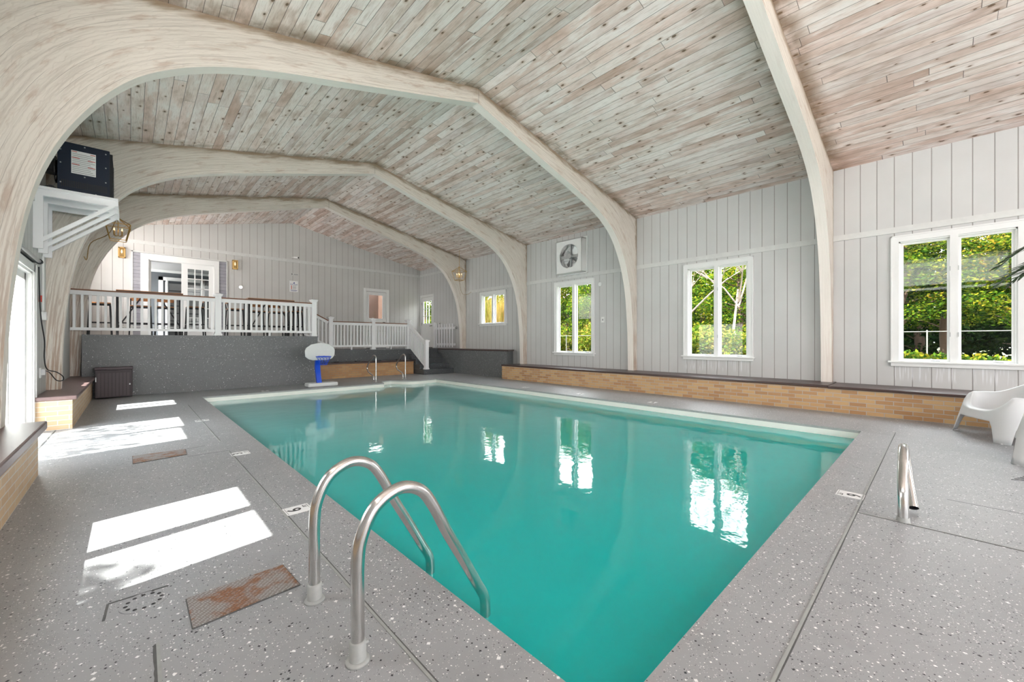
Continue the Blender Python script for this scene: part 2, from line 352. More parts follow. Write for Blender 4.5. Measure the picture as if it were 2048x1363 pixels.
M = {}
M['side_r'] = mat_siding('grey_siding_long_wall', 1, .088); M['side_b'] = mat_siding('grey_siding_end_wall', 0, 4.03, (1.0, .985, .965))
M['planks'] = mat_planks(); M['arch'] = mat_arch(); M['deck'] = mat_deck('speckled_grey_deck_paint', (.245, .25, .262), (.385, .39, .402), dens=1.55)
M['dark'] = mat_stucco('dark_speckled_concrete'); M['dark2'] = mat_deck('dark_grey_step_paint', (.06, .065, .07), (.10, .105, .11), dens=.35)
M['brick'] = mat_brick('tan_brick', (.60, .37, .17), (.36, .15, .045), (.46, .44, .42), .05); M['brickL'] = mat_brick('pale_tan_brick', (.66, .48, .30), (.56, .37, .22), (.66, .65, .64), .0)
M['brickP'] = mat_brick('orange_brick', (.44, .21, .075), (.55, .32, .13), (.30, .25, .2), .1)
M['white'] = plain('white_paint', (.80, .80, .79), .4); M['whitev'] = plain('white_vinyl', (.84, .84, .85), .35)
M['cap'] = mat_wood('dark_brown_cap', (.035, .018, .016), (.085, .045, .038), 1, rough=.35); M['slab'] = mat_wood('plum_brown_slab', (.12, .075, .075), (.21, .14, .135), 1, .5, .35)
M['hand'] = mat_wood('brown_handrail', (.14, .05, .025), (.30, .13, .06), 0); M['tab'] = mat_wood('orange_brown_tabletop', (.26, .10, .03), (.46, .2, .07), 0)
M['black'] = plain('black_metal', (.02, .02, .022), .4, .5); M['blackp'] = plain('black_plastic', (.015, .015, .017), .45)
M['glass'] = mat_glass(); M['water'] = mat_water(); M['rust'] = mat_rust()
M['steel'] = plain('stainless_steel', (.62, .61, .60), .2, 1.0, noise=.15, nscale=14, bump=.05); M['steelw'] = plain('wet_green_steel', (.16, .22, .15), .25, 1.0)
M['gold'] = plain('brushed_gold', (.62, .40, .15), .3, 1.0); M['goldf'] = plain('gold_paint', (.42, .27, .11), .4, .6)
M['blue'] = plain('bright_blue_plastic', (.005, .07, .62), .35); M['plast'] = plain('white_moulded_plastic', (.68, .69, .70), .45)
M['plastg'] = plain('pale_grey_plastic', (.66, .67, .67), .4, noise=.05); M['brownp'] = plain('dark_brown_resin', (.034, .021, .025), .5, noise=.15)
M['brownr'] = plain('brown_resin_lit', (.055, .036, .042), .45)  # lighter copy of the box resin, so grooves between ribs look shaded
M['navy'] = plain('navy_steel', (.008, .016, .035), .4, .2); M['ink'] = plain('black_ink', (.02, .02, .02), .5); M['red'] = plain('red_ink', (.6, .05, .03), .5); M['bluei'] = plain('blue_ink', (.03, .05, .25), .5); M['grayi'] = plain('grey_ink', (.3, .3, .3), .5)
M['paper'] = plain('white_plate', (.82, .82, .82), .4); M['tile'] = plain('cream_tile_band', (.80, .80, .74), .25, noise=.04, nscale=3); M['plaster'] = plain('pool_plaster', (.45, .72, .76), .6)
M['nose'] = plain('deck_nosing', (.33, .34, .33), .5, noise=.2); M['shing'] = None
M['slate'] = plain('slate_wall', (.10, .11, .12), .6); M['roomc'] = plain('room_ceiling', (.45, .45, .45), .6); M['conc'] = plain('dark_joint', (.10, .10, .10), .7, noise=.3, nscale=30)  # conc: dark grey of the deck joints, plate edges and cracks
M['fence'] = plain('weathered_fence_pipe', (.10, .10, .09), .7)
M['gal'] = plain('galvanised_steel', (.45, .46, .46), .4, .8)
def mat_shingle():
    t = NT('weathered_shingle'); P, x, y, z = t.pos(); zz = t.m('DIVIDE', z, .105); i = t.m('FLOOR', zz); f = t.m('FRACT', zz)
    g = t.noise(t.xyz(t.m('MULTIPLY', x, 9), t.m('MULTIPLY', z, 40), i), 1.0, 4, .6)
    c = t.mix(g, (.15, .15, .18), (.42, .41, .45)); c = t.mix(t.m('MULTIPLY', t.white(t.xyz(i, 1))[0], .3), c, (.48, .47, .5))
    ln = t.m('SUBTRACT', 1, t.sm(f, .02, .12)); c = t.mix(t.m('MULTIPLY', ln, .75), c, (.06, .06, .07)); t.bsdf(c, .7, bump=f, bstr=.5, bdist=.01); return t.mat
M['shing'] = mat_shingle()
# ================================================================= ROOM SHELL
def panel(name, axis, a, b, u0, u1, z0, z1, holes, mats, extra=None):
    """wall slab between a and b on one axis, with rectangular openings (u0,u1,z0,z1)"""
    us = sorted({u0, u1}|{h[0] for h in holes}|{h[1] for h in holes}); zs = sorted({z0, z1}|{h[2] for h in holes}|{h[3] for h in holes})
    us = [u for u in us if u0 <= u <= u1]; zs = [z for z in zs if z0 <= z <= z1]
    mb = MB()
    for i in range(len(us)-1):
        j = 0
        while j < len(zs)-1:
            uc = (us[i]+us[i+1])/2
            def hole(k): return any(h[0] < uc < h[1] and h[2] < (zs[k]+zs[k+1])/2 < h[3] for h in holes)
            if hole(j): j += 1; continue
            k = j
            while k+1 < len(zs)-1 and not hole(k+1): k += 1
            if axis == 0: mb.box(a, b, us[i], us[i+1], zs[j], zs[k+1])
            else: mb.box(us[i], us[i+1], a, b, zs[j], zs[k+1])
            j = k+1
    if extra: extra(mb)
    return tag(mb.build(name, mats), kind='structure')
WIN = [(-.79, .47), (2.765, 4.025), (6.73, 7.99)]
rh = [(a, b, .86, 2.87) for a, b in WIN]+[(-5.6, -3.2, .86, 2.87)]+[(10.37, 11.61, 1.83, 2.88), (14.94, 15.87, .9, 3.12)]
panel('wall_right', 0, XR, XR+.12, YF, YB+.15, 0, ZW+.02, rh, M['side_r'])
lh = [(2.49, 3.76, .84, 2.2), (6.0, 8.1, 0, 2.1), (9.64, 10.52, .84, 2.2), (-5.8, -3.2, .5, 2.4), (12.95, 15.3, 2.2, 4.05), (-1.5, 3.2, 2.95, 4.05)]  # rear, deck and clerestory openings are unseen, added to let in skylight
panel('wall_left', 0, XL-.15, XL, YF, YB+.15, 0, ZW+.02, lh, M['side_r'])
bh = [(.385, 1.95, 1.335, 3.6), (6.955, 7.82, .9, 3.23)]
panel('wall_front', 1, YF-.15, YF, XL, XR, 0, ZW, [(.6, 5.2, .4, 3.0)], M['side_b'])  # unseen opening added behind the camera to let daylight in
def gable(mb): mb.prism([(XL, YB, 4.3), (XR, YB, 4.3), (XR, YB, ceil_z(XR)+.02), (XM, YB, ZR+.02), (XL, YB, ceil_z(XL)+.02)], (0, .15, 0))
panel('wall_back', 1, YB, YB+.15, XL, XR, 0, 4.3, bh, M['side_b'], gable)
# plank ceiling: two slopes, 12 cm thick
mb = MB()
for x0, x1 in ((XL-1.25, XM), (XM, XR+.4)):  # unseen left eave lengthened to keep direct sun off the high openings
    mb.prism([(x0, YF, ceil_z(x0)), (x1, YF, ceil_z(x1)), (x1, YF, ceil_z(x1)+.12), (x0, YF, ceil_z(x0)+.12)], (0, YB+.15-YF, 0))
tag(mb.build('ceiling', M['planks']), kind='structure')
# pool outline (deck edge), counter-clockwise
wave = [Vector(p) for p in catmull([(5.27, 10.90, 0), (5.36, 11.25, 0), (5.52, 11.44, 0), (5.78, 11.47, 0), (6.0, 11.2, 0), (6.2, 10.99, 0), (6.45, 10.94, 0), (6.8, 10.97, 0), (PX1, 11.0, 0)], 5)]
edge = [Vector((PX0, PY0, 0)), Vector((PX1, PY0, 0))]+wave[::-1]+[Vector((5.23, 10.87, 0)), Vector((PX0, PY1-.02, 0))]
mb = MB()
FX0, FX1 = XL-.15, XR
mb.poly([(FX0, YF, 0), (FX1, YF, 0), (FX1, PY0, 0), (FX0, PY0, 0)])
mb.poly([(FX0, PY0, 0), (PX0, PY0, 0), (PX0, 10.85, 0), (FX0, 10.85, 0)])
mb.poly([(PX1, PY0, 0), (FX1, PY0, 0), (FX1, 11.0, 0), (PX1, 11.0, 0)])
far = [(FX0, 10.85, 0), (PX0, 10.85, 0), (5.23, 10.87, 0)]+[tuple(p) for p in wave]+[(FX1, 11.0, 0), (FX1, 13.8, 0), (FX0, 13.8, 0)]
mb.poly(far)
mb.box(FX0, FX1, YF, 13.8, -2.2, -2.1)
fl = tag(mb.build('floor', M['deck'], origin=(4, 5, 0)), kind='structure')
for (a, b, w_) in (((.785, .40), (.785, 5.34), .009), ((.785, 5.9), (.785, 9.7), .008), ((.43, 5.36), (.78, 5.36), .006), ((.785, .395), (7.3, .395), .008), ((3.70, .39), (3.71, -1.2), .01), ((4.5, -.04), (4.52, -1.2), .006), ((-.75, 5.9), (-.73, 8.16), .012), ((.62, 5.78), (.43, 5.75), .005),
                   ((.07, 2.13), (.06, 1.5), .012)):
    d = Vector((b[0]-a[0], b[1]-a[1], 0)).normalized(); n_ = Vector((-d.y, d.x, 0))*w_/2; q = MB(); N = 24; top = []; bot = []
    for i in range(N+1):
        t_ = i/N; j = random.uniform(.5, 1.3); c_ = Vector((a[0]+(b[0]-a[0])*t_, a[1]+(b[1]-a[1])*t_, 0))
        top.append(c_+n_*j); bot.append(c_-n_*j)
    for i in range(N):
        q.prism([bot[i], bot[i+1], top[i+1], top[i]], (0, 0, .0012))
    q.build('expansion_joint', M['conc'], fl)
    if w_ > .0065:
        q = MB(); n2 = n_.normalized()*(.011)
        q.prism([top[0], top[-1], top[-1]+n2, top[0]+n2], (0, 0, .0035)); q.build('raised_edge', M['nose'], fl)
# pool basin
mb = MB(); n = len(edge)
for i in range(n):
    a, b = edge[i], edge[(i+1) % n]
    for (z0, z1, m_) in ((-.032, 0, 0), (-.19, -.032, 1), (-1.9, -.19, 2)):
        mb.poly([(a.x, a.y, z0), (b.x, b.y, z0), (b.x, b.y, z1), (a.x, a.y, z1)], m_)
mb.poly([(PX0-.02, PY0-.02, -1.9), (PX1+.02, PY0-.02, -1.9), (PX1+.02, 11.7, -1.9), (PX0-.02, 11.7, -1.9)], 2)
mb.box(PX1-.22, PX1, PY0, 11, -1.9, -.42, 2); mb.box(PX0, PX0+.22, PY0, PY1, -1.9, -.42, 2)
tag(mb.build('floor_basin', [M['nose'], M['tile'], M['plaster']], origin=(4, 5, -1.9)), kind='structure')
mb = MB(); mb.poly([(p.x, p.y, -.115) for p in edge])
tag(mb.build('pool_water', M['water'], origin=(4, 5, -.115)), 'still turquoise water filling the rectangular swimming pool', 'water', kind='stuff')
# trims
def trim(n_, *boxes):
    mb = MB()
    for b in boxes: mb.box(*b)
    tag(mb.build('trim_%d' % n_, M['whitew'] if 'whitew' in M else M['side_t']), kind='structure')
M['side_t'] = plain('grey_trim_board', (.64, .64, .625), .55, noise=.12, nscale=9)
trim(1, (XR-.022, XR, YF, 12.6, 3.03, 3.13)); trim(2, (XR-.022, XR, 12.74, YB, 4.05, 4.14)); trim(3, (XL, XR, YB-.022, YB, 4.03, 4.13))
trim(4, (XL, XL+.022, YF, 12.6, 3.03, 3.13)); trim(5, (XL, XR, YB-.02, YB, 1.6, 1.625))
# arches
half = [(5.03, .40, 5.19, .40), (5.01, 1.2, 5.19, 1.25), (4.965, 1.8, 5.19, 1.9), (4.90, 2.3, 5.19, 2.5), (4.80, 2.72, 5.19, 3.05), (4.65, 3.10, 5.19, 3.6), (4.44, 3.46, 5.19, 4.02), (4.20, 3.75, 5.19, None),
        (3.93, 3.955, 4.68, None), (3.64, 4.115, 4.22, None), (3.3, 4.255, 3.7, None), (2.9, 4.385, 3.12, None), (2.11, 4.61, 2.2, None), (1.0, 4.915, 1.03, None), (0, 5.20, 0, None)]
def arch_mesh(fl, fr):
    I = catmull([(a, b, 0) for a, b, c, d in half[:-3]], 4)+[Vector((1.0, 4.915, 0)), Vector((0, 5.20, 0))]
    E = []
    for i in range(len(half)-3):
        c0, c1 = half[i], half[min(i+1, len(half)-4)]; n4 = 4 if i < len(half)-4 else 1
        z0 = c0[3] if c0[3] is not None else ZR-SL*c0[2]; z1 = c1[3] if c1[3] is not None else ZR-SL*c1[2]
        for k in range(n4): t_ = k/4; E.append(Vector((c0[2]+(c1[2]-c0[2])*t_, z0+(z1-z0)*t_, 0)))
    E += [Vector((1.03, ZR-SL*1.03, 0)), Vector((0, ZR, 0))]
    E = [Vector((e.x, e.y+.004, 0)) for e in E]
    full = [(-a.x, a.y, -e.x, e.y) for a, e in zip(I, E)]+[(a.x, a.y, e.x, e.y) for a, e in list(zip(I, E))[-2::-1]]
    full[0] = (full[0][0], fl, full[0][2], fl); full[-1] = (full[-1][0], fr, full[-1][2], fr)
    L = [0]
    for k in range(1, len(full)): L.append(L[-1]+math.hypot(full[k][0]-full[k-1][0], full[k][1]-full[k-1][1]))
    mid = L[-1]/2; vs = []; fs = []; uv = []; uv2 = []
    for a, b, c, d in full: vs += [(a, 0, b), (a, AT, b), (c, 0, d), (c, AT, d)]
    for k in range(len(full)-1):
        i, j = 4*k, 4*(k+1); u0, u1 = L[k]-mid, L[k+1]-mid
        D0 = math.hypot(full[k][0]-full[k][2], full[k][1]-full[k][3]); D1 = math.hypot(full[k+1][0]-full[k+1][2], full[k+1][1]-full[k+1][3])
        fs.append((i, j, j+2, i+2)); uv += [(u0, 0), (u1, 0), (u1, D1), (u0, D0)]; uv2 += [(D0, 1), (D1, 1), (0, 1), (0, 1)]
        fs.append((i+1, i+3, j+3, j+1)); uv += [(u0, 0), (u0, D0), (u1, D1), (u1, 0)]; uv2 += [(D0, 1), (0, 1), (0, 1), (D1, 1)]
        fs.append((i, i+1, j+1, j)); uv += [(u0, 3.01), (u0, 3.03+AT), (u1, 3.03+AT), (u1, 3.01)]; uv2 += [(.5, 0)]*4
        fs.append((i+2, j+2, j+3, i+3)); uv += [(u0, 5), (u1, 5), (u1, 5+AT), (u0, 5+AT)]; uv2 += [(.5, 0)]*4
    e = len(full)-1
    for q in ((0, 2, 3, 1), (4*e, 4*e+1, 4*e+3, 4*e+2)): fs.append(q); uv += [(0, 0), (.1, 0), (.1, .1), (0, .1)]; uv2 += [(.5, 0)]*4
    me = bpy.data.meshes.new('timber_arch'); me.from_pydata(vs, [], fs)
    a = me.uv_layers.new(name='UVMap'); b = me.uv_layers.new(name='EDGE')
    for k, (p, q) in enumerate(zip(uv, uv2)): a.data[k].uv = p; b.data[k].uv = q
    me.materials.append(M['arch']); return me
FEET = [(.476, .441), (.476, .451), (.456, .451), (.456, .911)]
for y_, ft, lab in zip(AY, FEET, ['limed timber arch seen only as rafter and post left of the rightmost window', 'limed timber arch with the huge haunch at upper left, first one past the camera',
                        'limed timber arch behind the ceiling heater shelf, second from the far wall', 'limed timber arch farthest away, its left leg beside the raised bar deck']):
    o = bpy.data.objects.new('timber_arch', arch_mesh(*ft)); C.objects.link(o); o.location = (XM, y_, 0); tag(o, lab, 'arch', 'curved glued timber arches')
# ---------------------------------------------------------------- windows
def window(n_, y0, y1, z0, z1, hdr=.105, sill=True):
    """paired casement in the right wall; opening y0..y1, z0..z1"""
    root = empty('window_%d' % n_, (XR, (y0+y1)/2, z0), kind='structure'); c = .10; ym = (y0+y1)/2
    m_ = MB()
    m_.box(XR-.028, XR, y0-c, y0, z0-.02, z1+hdr); m_.box(XR-.028, XR, y1, y1+c, z0-.02, z1+hdr); m_.box(XR-.028, XR, y0, y1, z1, z1+hdr)
    for a, b in ((y0-c, y0-c+.02), (y1+c-.02, y1+c)): m_.box(XR-.04, XR-.028, a, b, z0-.02, z1+hdr)
    m_.box(XR-.04, XR-.028, y0-c, y1+c, z1+hdr-.02, z1+hdr)
    m_.box(XR-.028, XR+.06, ym-.045, ym+.045, z0, z1)
    for a, b in ((y0, y0+.02), (y1-.02, y1)): m_.box(XR, XR+.12, a, b, z0, z1)
    m_.box(XR, XR+.12, y0, y1, z1-.02, z1)
    m_.build('frame', M['white'], root)
    s_ = MB(); s_.box(XR-.085, XR+.12, y0-c-.035, y1+c+.035, z0-.025, z0+.005); s_.box(XR-.045, XR, y0-c, y1+c, z0-.085, z0-.025); s_.build('sill', M['white'], root, bevel=.005)
    for a, b in ((y0+.02, ym-.045), (ym+.045, y1-.02)):
        f = MB(); w_ = .032; X0, X1 = XR+.05, XR+.085
        f.box(X0, X1, a, a+w_, z0, z1-.02); f.box(X0, X1, b-w_, b, z0, z1-.02); f.box(X0, X1, a+w_, b-w_, z0, z0+w_+.01); f.box(X0, X1, a+w_, b-w_, z1-.02-w_, z1-.02)
        so_ = f.build('sash', M['white'], root)
        MB().box(XR+.064, XR+.068, a+w_, b-w_, z0+w_, z1-.02-w_).build('pane', M['glass'], so_)
        yc = a+.16
        k = MB(); k.box(XR+.03, XR+.05, yc-.05, yc+.05, z0+.005, z0+.02); k.tube([(XR+.03, yc, z0+.02), (XR-.01, yc+.03, z0+.035), (XR-.03, yc+.05, z0+.05)], .006, 6); k.build('crank', M['gal'], root)
    zz = [z0+.22*(z1-z0), z0+.74*(z1-z0)] if z1-z0 > 1.5 else [z0+.5*(z1-z0)]
    for z_ in zz:
        for yy in ((ym-.035,) if n_ > 1 else (ym-.045, ym+.045)): MB().box(XR-.04, XR-.028, yy-.006, yy+.006, z_-.035, z_+.035).build('latch', M['gal'], root)
for i, (a, b) in enumerate(WIN): window(i+1, a, b, .86, 2.87)
window(4, 10.37, 11.61, 1.83, 2.88)
def lwindow(n_, panes, z0, z1, oy0, oy1, oz0, oz1):
    root = empty('window_%d' % n_, (XL, (oy0+oy1)/2, oz0), kind='structure'); us = [oy0]+[v for p in panes for v in p]+[oy1]; f = MB()
    for i in range(0, len(us), 2): f.box(-1.02, -.985, us[i], us[i+1], oz0, oz1)
    for a, b in panes: f.box(-1.02, -.985, a, b, oz0, z0); f.box(-1.02, -.985, a, b, z1, oz1)
    fo = f.build('frame', M['white'], root)
    g = MB()
    for a, b in panes: g.box(-1.004, -1.0, a, b, z0, z1)
    g.build('glazing', M['glass'], root)
lwindow(5, [(2.55, 3.07), (3.18, 3.70)], .945, 2.08, 2.49, 3.76, .84, 2.2)
lwindow(6, [(9.70, 10.04), (10.12, 10.46)], .945, 2.08, 9.64, 10.52, .84, 2.2)
# sliding patio door, left wall
root = empty('door_1', (XL, 7.05, 0), kind='structure')
f = MB(); f.box(XL-.01, XL+.02, 8.1, 8.2, 0, 2.2); f.box(XL-.01, XL+.02, 5.9, 6.0, 0, 2.2); f.box(XL-.01, XL+.02, 5.9, 8.2, 2.1, 2.2); f.box(XL+.02, XL+.032, 8.175, 8.2, 0, 2.2)
f.box(-1.08, -.93, 8.07, 8.1, 0, 2.1); f.box(-1.08, -.93, 6.0, 8.1, 2.07, 2.1); f.box(-1.08, -.93, 6.0, 6.03, 0, 2.1); f.box(-1.08, -.96, 6.0, 8.1, -.01, .02); f.build('frame', M['white'], root)
for a, b, X in ((6.03, 7.1, -1.05), (7.02, 8.07, -1.0)):
    p = MB()
    for q in ((a, a+.07), (b-.07, b)): p.box(X-.02, X+.02, q[0], q[1], .02, 2.07)
    p.box(X-.02, X+.02, a, b, .02, .12); p.box(X-.02, X+.02, a, b, 1.98, 2.07); po = p.build('sliding_panel', M['white'], root)
    MB().box(X-.003, X+.003, a+.07, b-.07, .12, 1.98).build('pane', M['glass'], po)
# ---------------------------------------------------------------- half-lite back door
root = empty('door_2', (7.39, YB, .9), kind='structure')
f = MB(); f.box(6.855, 6.955, YB-.03, YB, .9, 3.35); f.box(7.82, 7.95, YB-.03, YB, .9, 3.35); f.box(6.955, 7.82, YB-.03, YB, 3.23, 3.35); f.build('frame', M['white'], root, bevel=.006)
f = MB(); f.box(6.96, 7.075, YB, YB+.05, .92, 3.22); f.box(7.672, 7.815, YB, YB+.05, .92, 3.22); f.box(7.075, 7.672, YB, YB+.05, 3.10, 3.22); f.box(7.075, 7.672, YB, YB+.05, .92, 2.12)
for a, b in ((7.12, 7.34), (7.42, 7.64)):
    f.box(a, b, YB-.008, YB, 1.12, 1.14); f.box(a, b, YB-.008, YB, 1.86, 1.88); f.box(a, a+.02, YB-.008, YB, 1.14, 1.86); f.box(b-.02, b, YB-.008, YB, 1.14, 1.86)
lf = f.build('leaf', M['white'], root)
f = MB(); f.box(7.05, 7.70, YB-.012, YB, 3.09, 3.12); f.box(7.05, 7.70, YB-.012, YB, 2.10, 2.13); f.box(7.05, 7.08, YB-.012, YB, 2.13, 3.09); f.box(7.67, 7.70, YB-.012, YB, 2.13, 3.09); f.build('lite_frame', M['whitev'], lf)
MB().box(7.08, 7.67, YB+.02, YB+.025, 2.12, 3.10).build('pane', M['glass'], lf)
f = MB(); f.tube([(7.755, YB, 1.98), (7.755, YB-.05, 1.98), (7.65, YB-.055, 1.98)], .01, 8); f.lathe([(.028, 0), (.028, .004)], (7.755, YB-.004, 1.98), 12); f.build('handle', M['blackp'], lf)
MB().box(6.96, 7.82, YB-.01, YB+.05, .9, .92).build('threshold', M['blackp'], root)
# the brown store room behind it
M['brownw'] = plain('brown_board_wall', (.075, .042, .03), .6, noise=.3, nscale=4)
f = MB(); f.box(6.2, 6.3, YB+.15, 18.4, .8, 3.6); f.box(6.2, 8.7, 18.4, 18.5, .8, 3.6); f.box(8.6, 8.7, YB+.15, 18.4, .8, 3.6); f.box(6.2, 8.7, YB+.15, 17.1, 3.5, 3.6); f.box(6.2, 8.7, YB+.15, 18.4, .8, .9)  # roof stops short: unseen gap added so daylight reaches this room
tag(f.build('wall_store_room', M['brownw']), kind='structure')
# nine-lite side door, right wall
root = empty('door_3', (XR, 15.4, .9), kind='structure')
f = MB(); f.box(XR-.03, XR, 14.86, 14.94, .9, 3.22); f.box(XR-.03, XR, 15.87, 15.95, .9, 3.22); f.box(XR-.03, XR, 14.94, 15.87, 3.12, 3.22); f.build('frame', M['white'], root)
f = MB(); X0, X1 = XR+.005, XR+.045
f.box(X0, X1, 14.945, 15.09, .93, 3.11); f.box(X0, X1, 15.72, 15.865, .93, 3.11); f.box(X0, X1, 15.09, 15.72, 2.94, 3.11); f.box(X0, X1, 15.09, 15.72, .93, 1.97)
for a, b in ((15.1, 15.37), (15.44, 15.71)): f.box(X0-.006, X0, a, b, 1.1, 1.8)
lf = f.build('leaf', M['white'], root)
f = MB()
for k in (1, 2): f.box(X0, X1, 15.09+.21*k-.01, 15.09+.21*k+.01, 1.97, 2.94); f.box(X0, X1, 15.09, 15.72, 1.97+.323*k-.01, 1.97+.323*k+.01)
f.build('muntins', M['white'], lf); MB().box(XR+.022, XR+.026, 15.09, 15.72, 1.97, 2.94).build('pane', M['glass'], lf)
f = MB(); f.tube([(XR, 15.02, 1.86), (XR-.05, 15.02, 1.86), (XR-.055, 15.13, 1.85)], .012, 8); f.lathe([(.03, 0), (.03, .006)], (XR-.01, 15.02, 1.86), 10); f.build('handle', M['blackp'], lf)
for z_ in (1.15, 1.95, 2.85): MB().box(XR-.005, XR+.005, 15.86, 15.88, z_-.06, z_+.06).build('hinge', M['blackp'], root)
MB().box(XR-.01, XR+.05, 14.94, 15.87, .9, .93).build('threshold', M['blackp'], root)
# ---------------------------------------------------------------- french doors with grey shingled returns
root = empty('door_4', (1.17, YB, 1.335), kind='structure')
f = MB(); f.box(.21, .385, YB-.035, YB, 1.335, 3.77); f.box(1.95, 2.08, YB-.035, YB, 1.335, 3.77); f.box(.385, 1.95, YB-.035, YB, 3.6, 3.77); f.box(.385, .41, YB, YB+.15, 1.335, 3.6); f.box(1.93, 1.95, YB, YB+.15, 1.335, 3.6); f.box(.385, 1.95, YB, YB+.15, 3.58, 3.6); f.build('frame', M['white'], root)
f = MB(); f.box(.05, .21, YB-.015, YB, 1.335, 3.77); f.box(2.08, 2.275, YB-.015, YB, 1.335, 3.77); f.build('shingle_strip', M['shing'], root)
f = MB(); f.box(.02, .05, YB-.03, YB, 1.335, 3.81); f.box(2.275, 2.305, YB-.03, YB, 1.335, 3.81); f.box(.02, 2.305, YB-.03, YB, 3.78, 3.81); f.build('outer_trim', M['side_t'], root)
f = MB(); Y0, Y1 = YB+.01, YB+.05
f.box(1.14, 1.29, Y0, Y1, 1.35, 3.58); f.box(1.82, 1.93, Y0, Y1, 1.35, 3.58); f.box(1.29, 1.82, Y0, Y1, 3.44, 3.58); f.box(1.29, 1.82, Y0, Y1, 1.35, 1.62)
lf = f.build('closed_leaf', M['white'], root); f = MB()
for k in (1, 2): f.box(1.29+.177*k-.012, 1.29+.177*k+.012, Y0-.004, Y1, 1.62, 3.44)
for k in range(1, 6): f.box(1.29, 1.82, Y0-.004, Y1, 1.62+.303*k-.012, 1.62+.303*k+.012)
f.build('muntins', M['white'], lf); MB().box(1.29, 1.82, YB+.028, YB+.032, 1.62, 3.44).build('pane', M['glass'], lf)
f = MB(); f.box(.405, .445, YB+.05, YB+.78, 1.35, 3.56); lf2 = f.build('open_leaf', M['white'], root); MB().box(.395, .405, YB+.02, YB+.05, 3.25, 3.4).build('hinge', M['gal'], root)
# room seen through the open leaf
f = MB(); f.box(-.6, 2.9, 19.0, 19.1, 1.25, 4.0); f.box(2.8, 2.9, YB+.15, 19, 1.25, 4.0); f.box(-.7, -.6, YB+.15, 17.2, 1.25, 4.0); f.box(-.7, -.6, 17.2, 19.0, 3.4, 4.0); f.box(-.7, -.6, 17.2, 19.0, 1.25, 1.5); f.box(-.6, 2.9, YB+.15, 19.1, 1.25, 1.335)  # hidden gap in the left wall added to light this room
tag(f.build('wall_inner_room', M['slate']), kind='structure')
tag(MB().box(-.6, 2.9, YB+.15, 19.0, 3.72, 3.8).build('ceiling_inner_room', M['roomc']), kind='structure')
f = MB(); f.box(-.6, 2.8, 18.93, 19.0, 3.64, 3.72); f.box(-.6, 2.8, 18.9, 18.95, 3.69, 3.72); tag(f.build('trim_6', M['white']), kind='structure')
root = empty('door_5', (1.35, 19.0, 1.335), kind='structure')
f = MB(); f.box(.72, .84, 18.95, 19.0, 1.335, 3.48); f.box(1.9, 2.02, 18.95, 19.0, 1.335, 3.48); f.box(.72, 2.02, 18.95, 19.0, 3.36, 3.48); f.build('frame', M['white'], root)
f = MB(); f.box(.9, .94, 18.2, 18.95, 1.335, 3.3); f.build('leaf', M['white'], root)
f = MB()
for k in range(7): f.box(1.0, 1.88, 18.93, 18.96, 1.4+.27*k, 1.64+.27*k)
f.build('shelf_boards', M['roomc'], root)
# ================================================================= BUILT CONCRETE AND BRICK
t_ = empty('raised_platform', (1.5, 12.25, 0), 'tall speckled grey concrete platform carrying the bar deck', 'platform')
for nm, ya, z0, z1 in (('lower_wall', 12.25, 0, .765), ('upper_wall', 12.30, .765, 1.30), ('deck_slab', 12.262, 1.30, 1.335)):
    MB().prism([(-.74, ya, z0), (3.92, ya, z0), (3.92, YB-.02, z0), (XL+.02, YB-.02, z0), (XL+.02, 12.78, z0), (-.74, 12.78, z0)], (0, 0, z1-z0)).build(nm, M['dark'], t_)
t_ = empty('stair_landing', (6.5, 13.7, 0), 'low dark grey concrete landing in front of the half-glazed door', 'landing')
MB().box(3.921, XR-.02, 13.7, YB-.02, 0, .9).build('slab', M['dark2'], t_)
f = MB()
for k in range(2): f.box(3.92, 3.92+.36*(2-k), 13.76, 14.9, .9+.145*k, .9+.145*(k+1))
f.build('upper_steps', M['dark2'], t_)
t_ = empty('concrete_stairs', (8.2, 12.6, 0), 'dark painted concrete stairs of five risers climbing to the landing', 'stairs')
for k in range(4): MB().box(7.59, 8.867, 12.6+.28*k, 13.699, .18*k, .18*(k+1)).build('step', M['dark2'], t_, bevel=.008)
t_ = empty('brick_planter', (5.7, 13.25, 0), 'low orange brick bench with dark cap between the pool hoop and the stairs', 'bench')
MB().box(3.93, 7.55, 13.25, 13.7, 0, .46).build('brick_base', M['brickP'], t_); MB().box(3.93, 7.58, 13.2, 13.7, .46, .505).build('cap', M['cap'], t_, bevel=.008)
for x_, w_ in zip((4.9, 5.6, 6.35, 7.1), ('leftmost', 'second from the left', 'third from the left', 'rightmost')): tag(MB().box(x_-.07, x_+.07, 13.5, 13.6, .505, .53).build('cap_block', M['blackp']), 'small black block on the brick planter cap, %s of four' % w_, 'block', 'black blocks on the planter cap')
t_ = empty('concrete_bench', (9.1, 9.6, 0), 'dark speckled concrete ledge with brown cap running right of the stairs', 'ledge')
MB().prism([(8.87, 13.69, 0), (8.87, 9.61, 0), (9.449, 9.95, 0), (9.449, 13.69, 0)], (0, 0, .865)).build('wall', M['dark'], t_)
MB().prism([(8.872, 13.7, .865), (8.872, 12.58, .865), (8.82, 12.58, .865), (8.82, 9.52, .865), (9.449, 9.9, .865), (9.449, 13.7, .865)], (0, 0, .045)).build('cap', M['cap'], t_, bevel=.008)
t_ = empty('brick_bench', (9.0, 3.5, 0), 'long low tan brick bench with dark brown cap under the right-hand windows', 'bench')
MB().box(8.62, XR-.001, YF, 9.59, 0, .405).build('brick_base', M['brick'], t_); MB().box(8.59, XR-.001, 1.3, 9.6, .405, .45).build('cap', M['cap'], t_, bevel=.01); MB().box(8.56, XR-.001, YF, 1.3, .40, .44).build('cap', M['cap'], t_, bevel=.01)
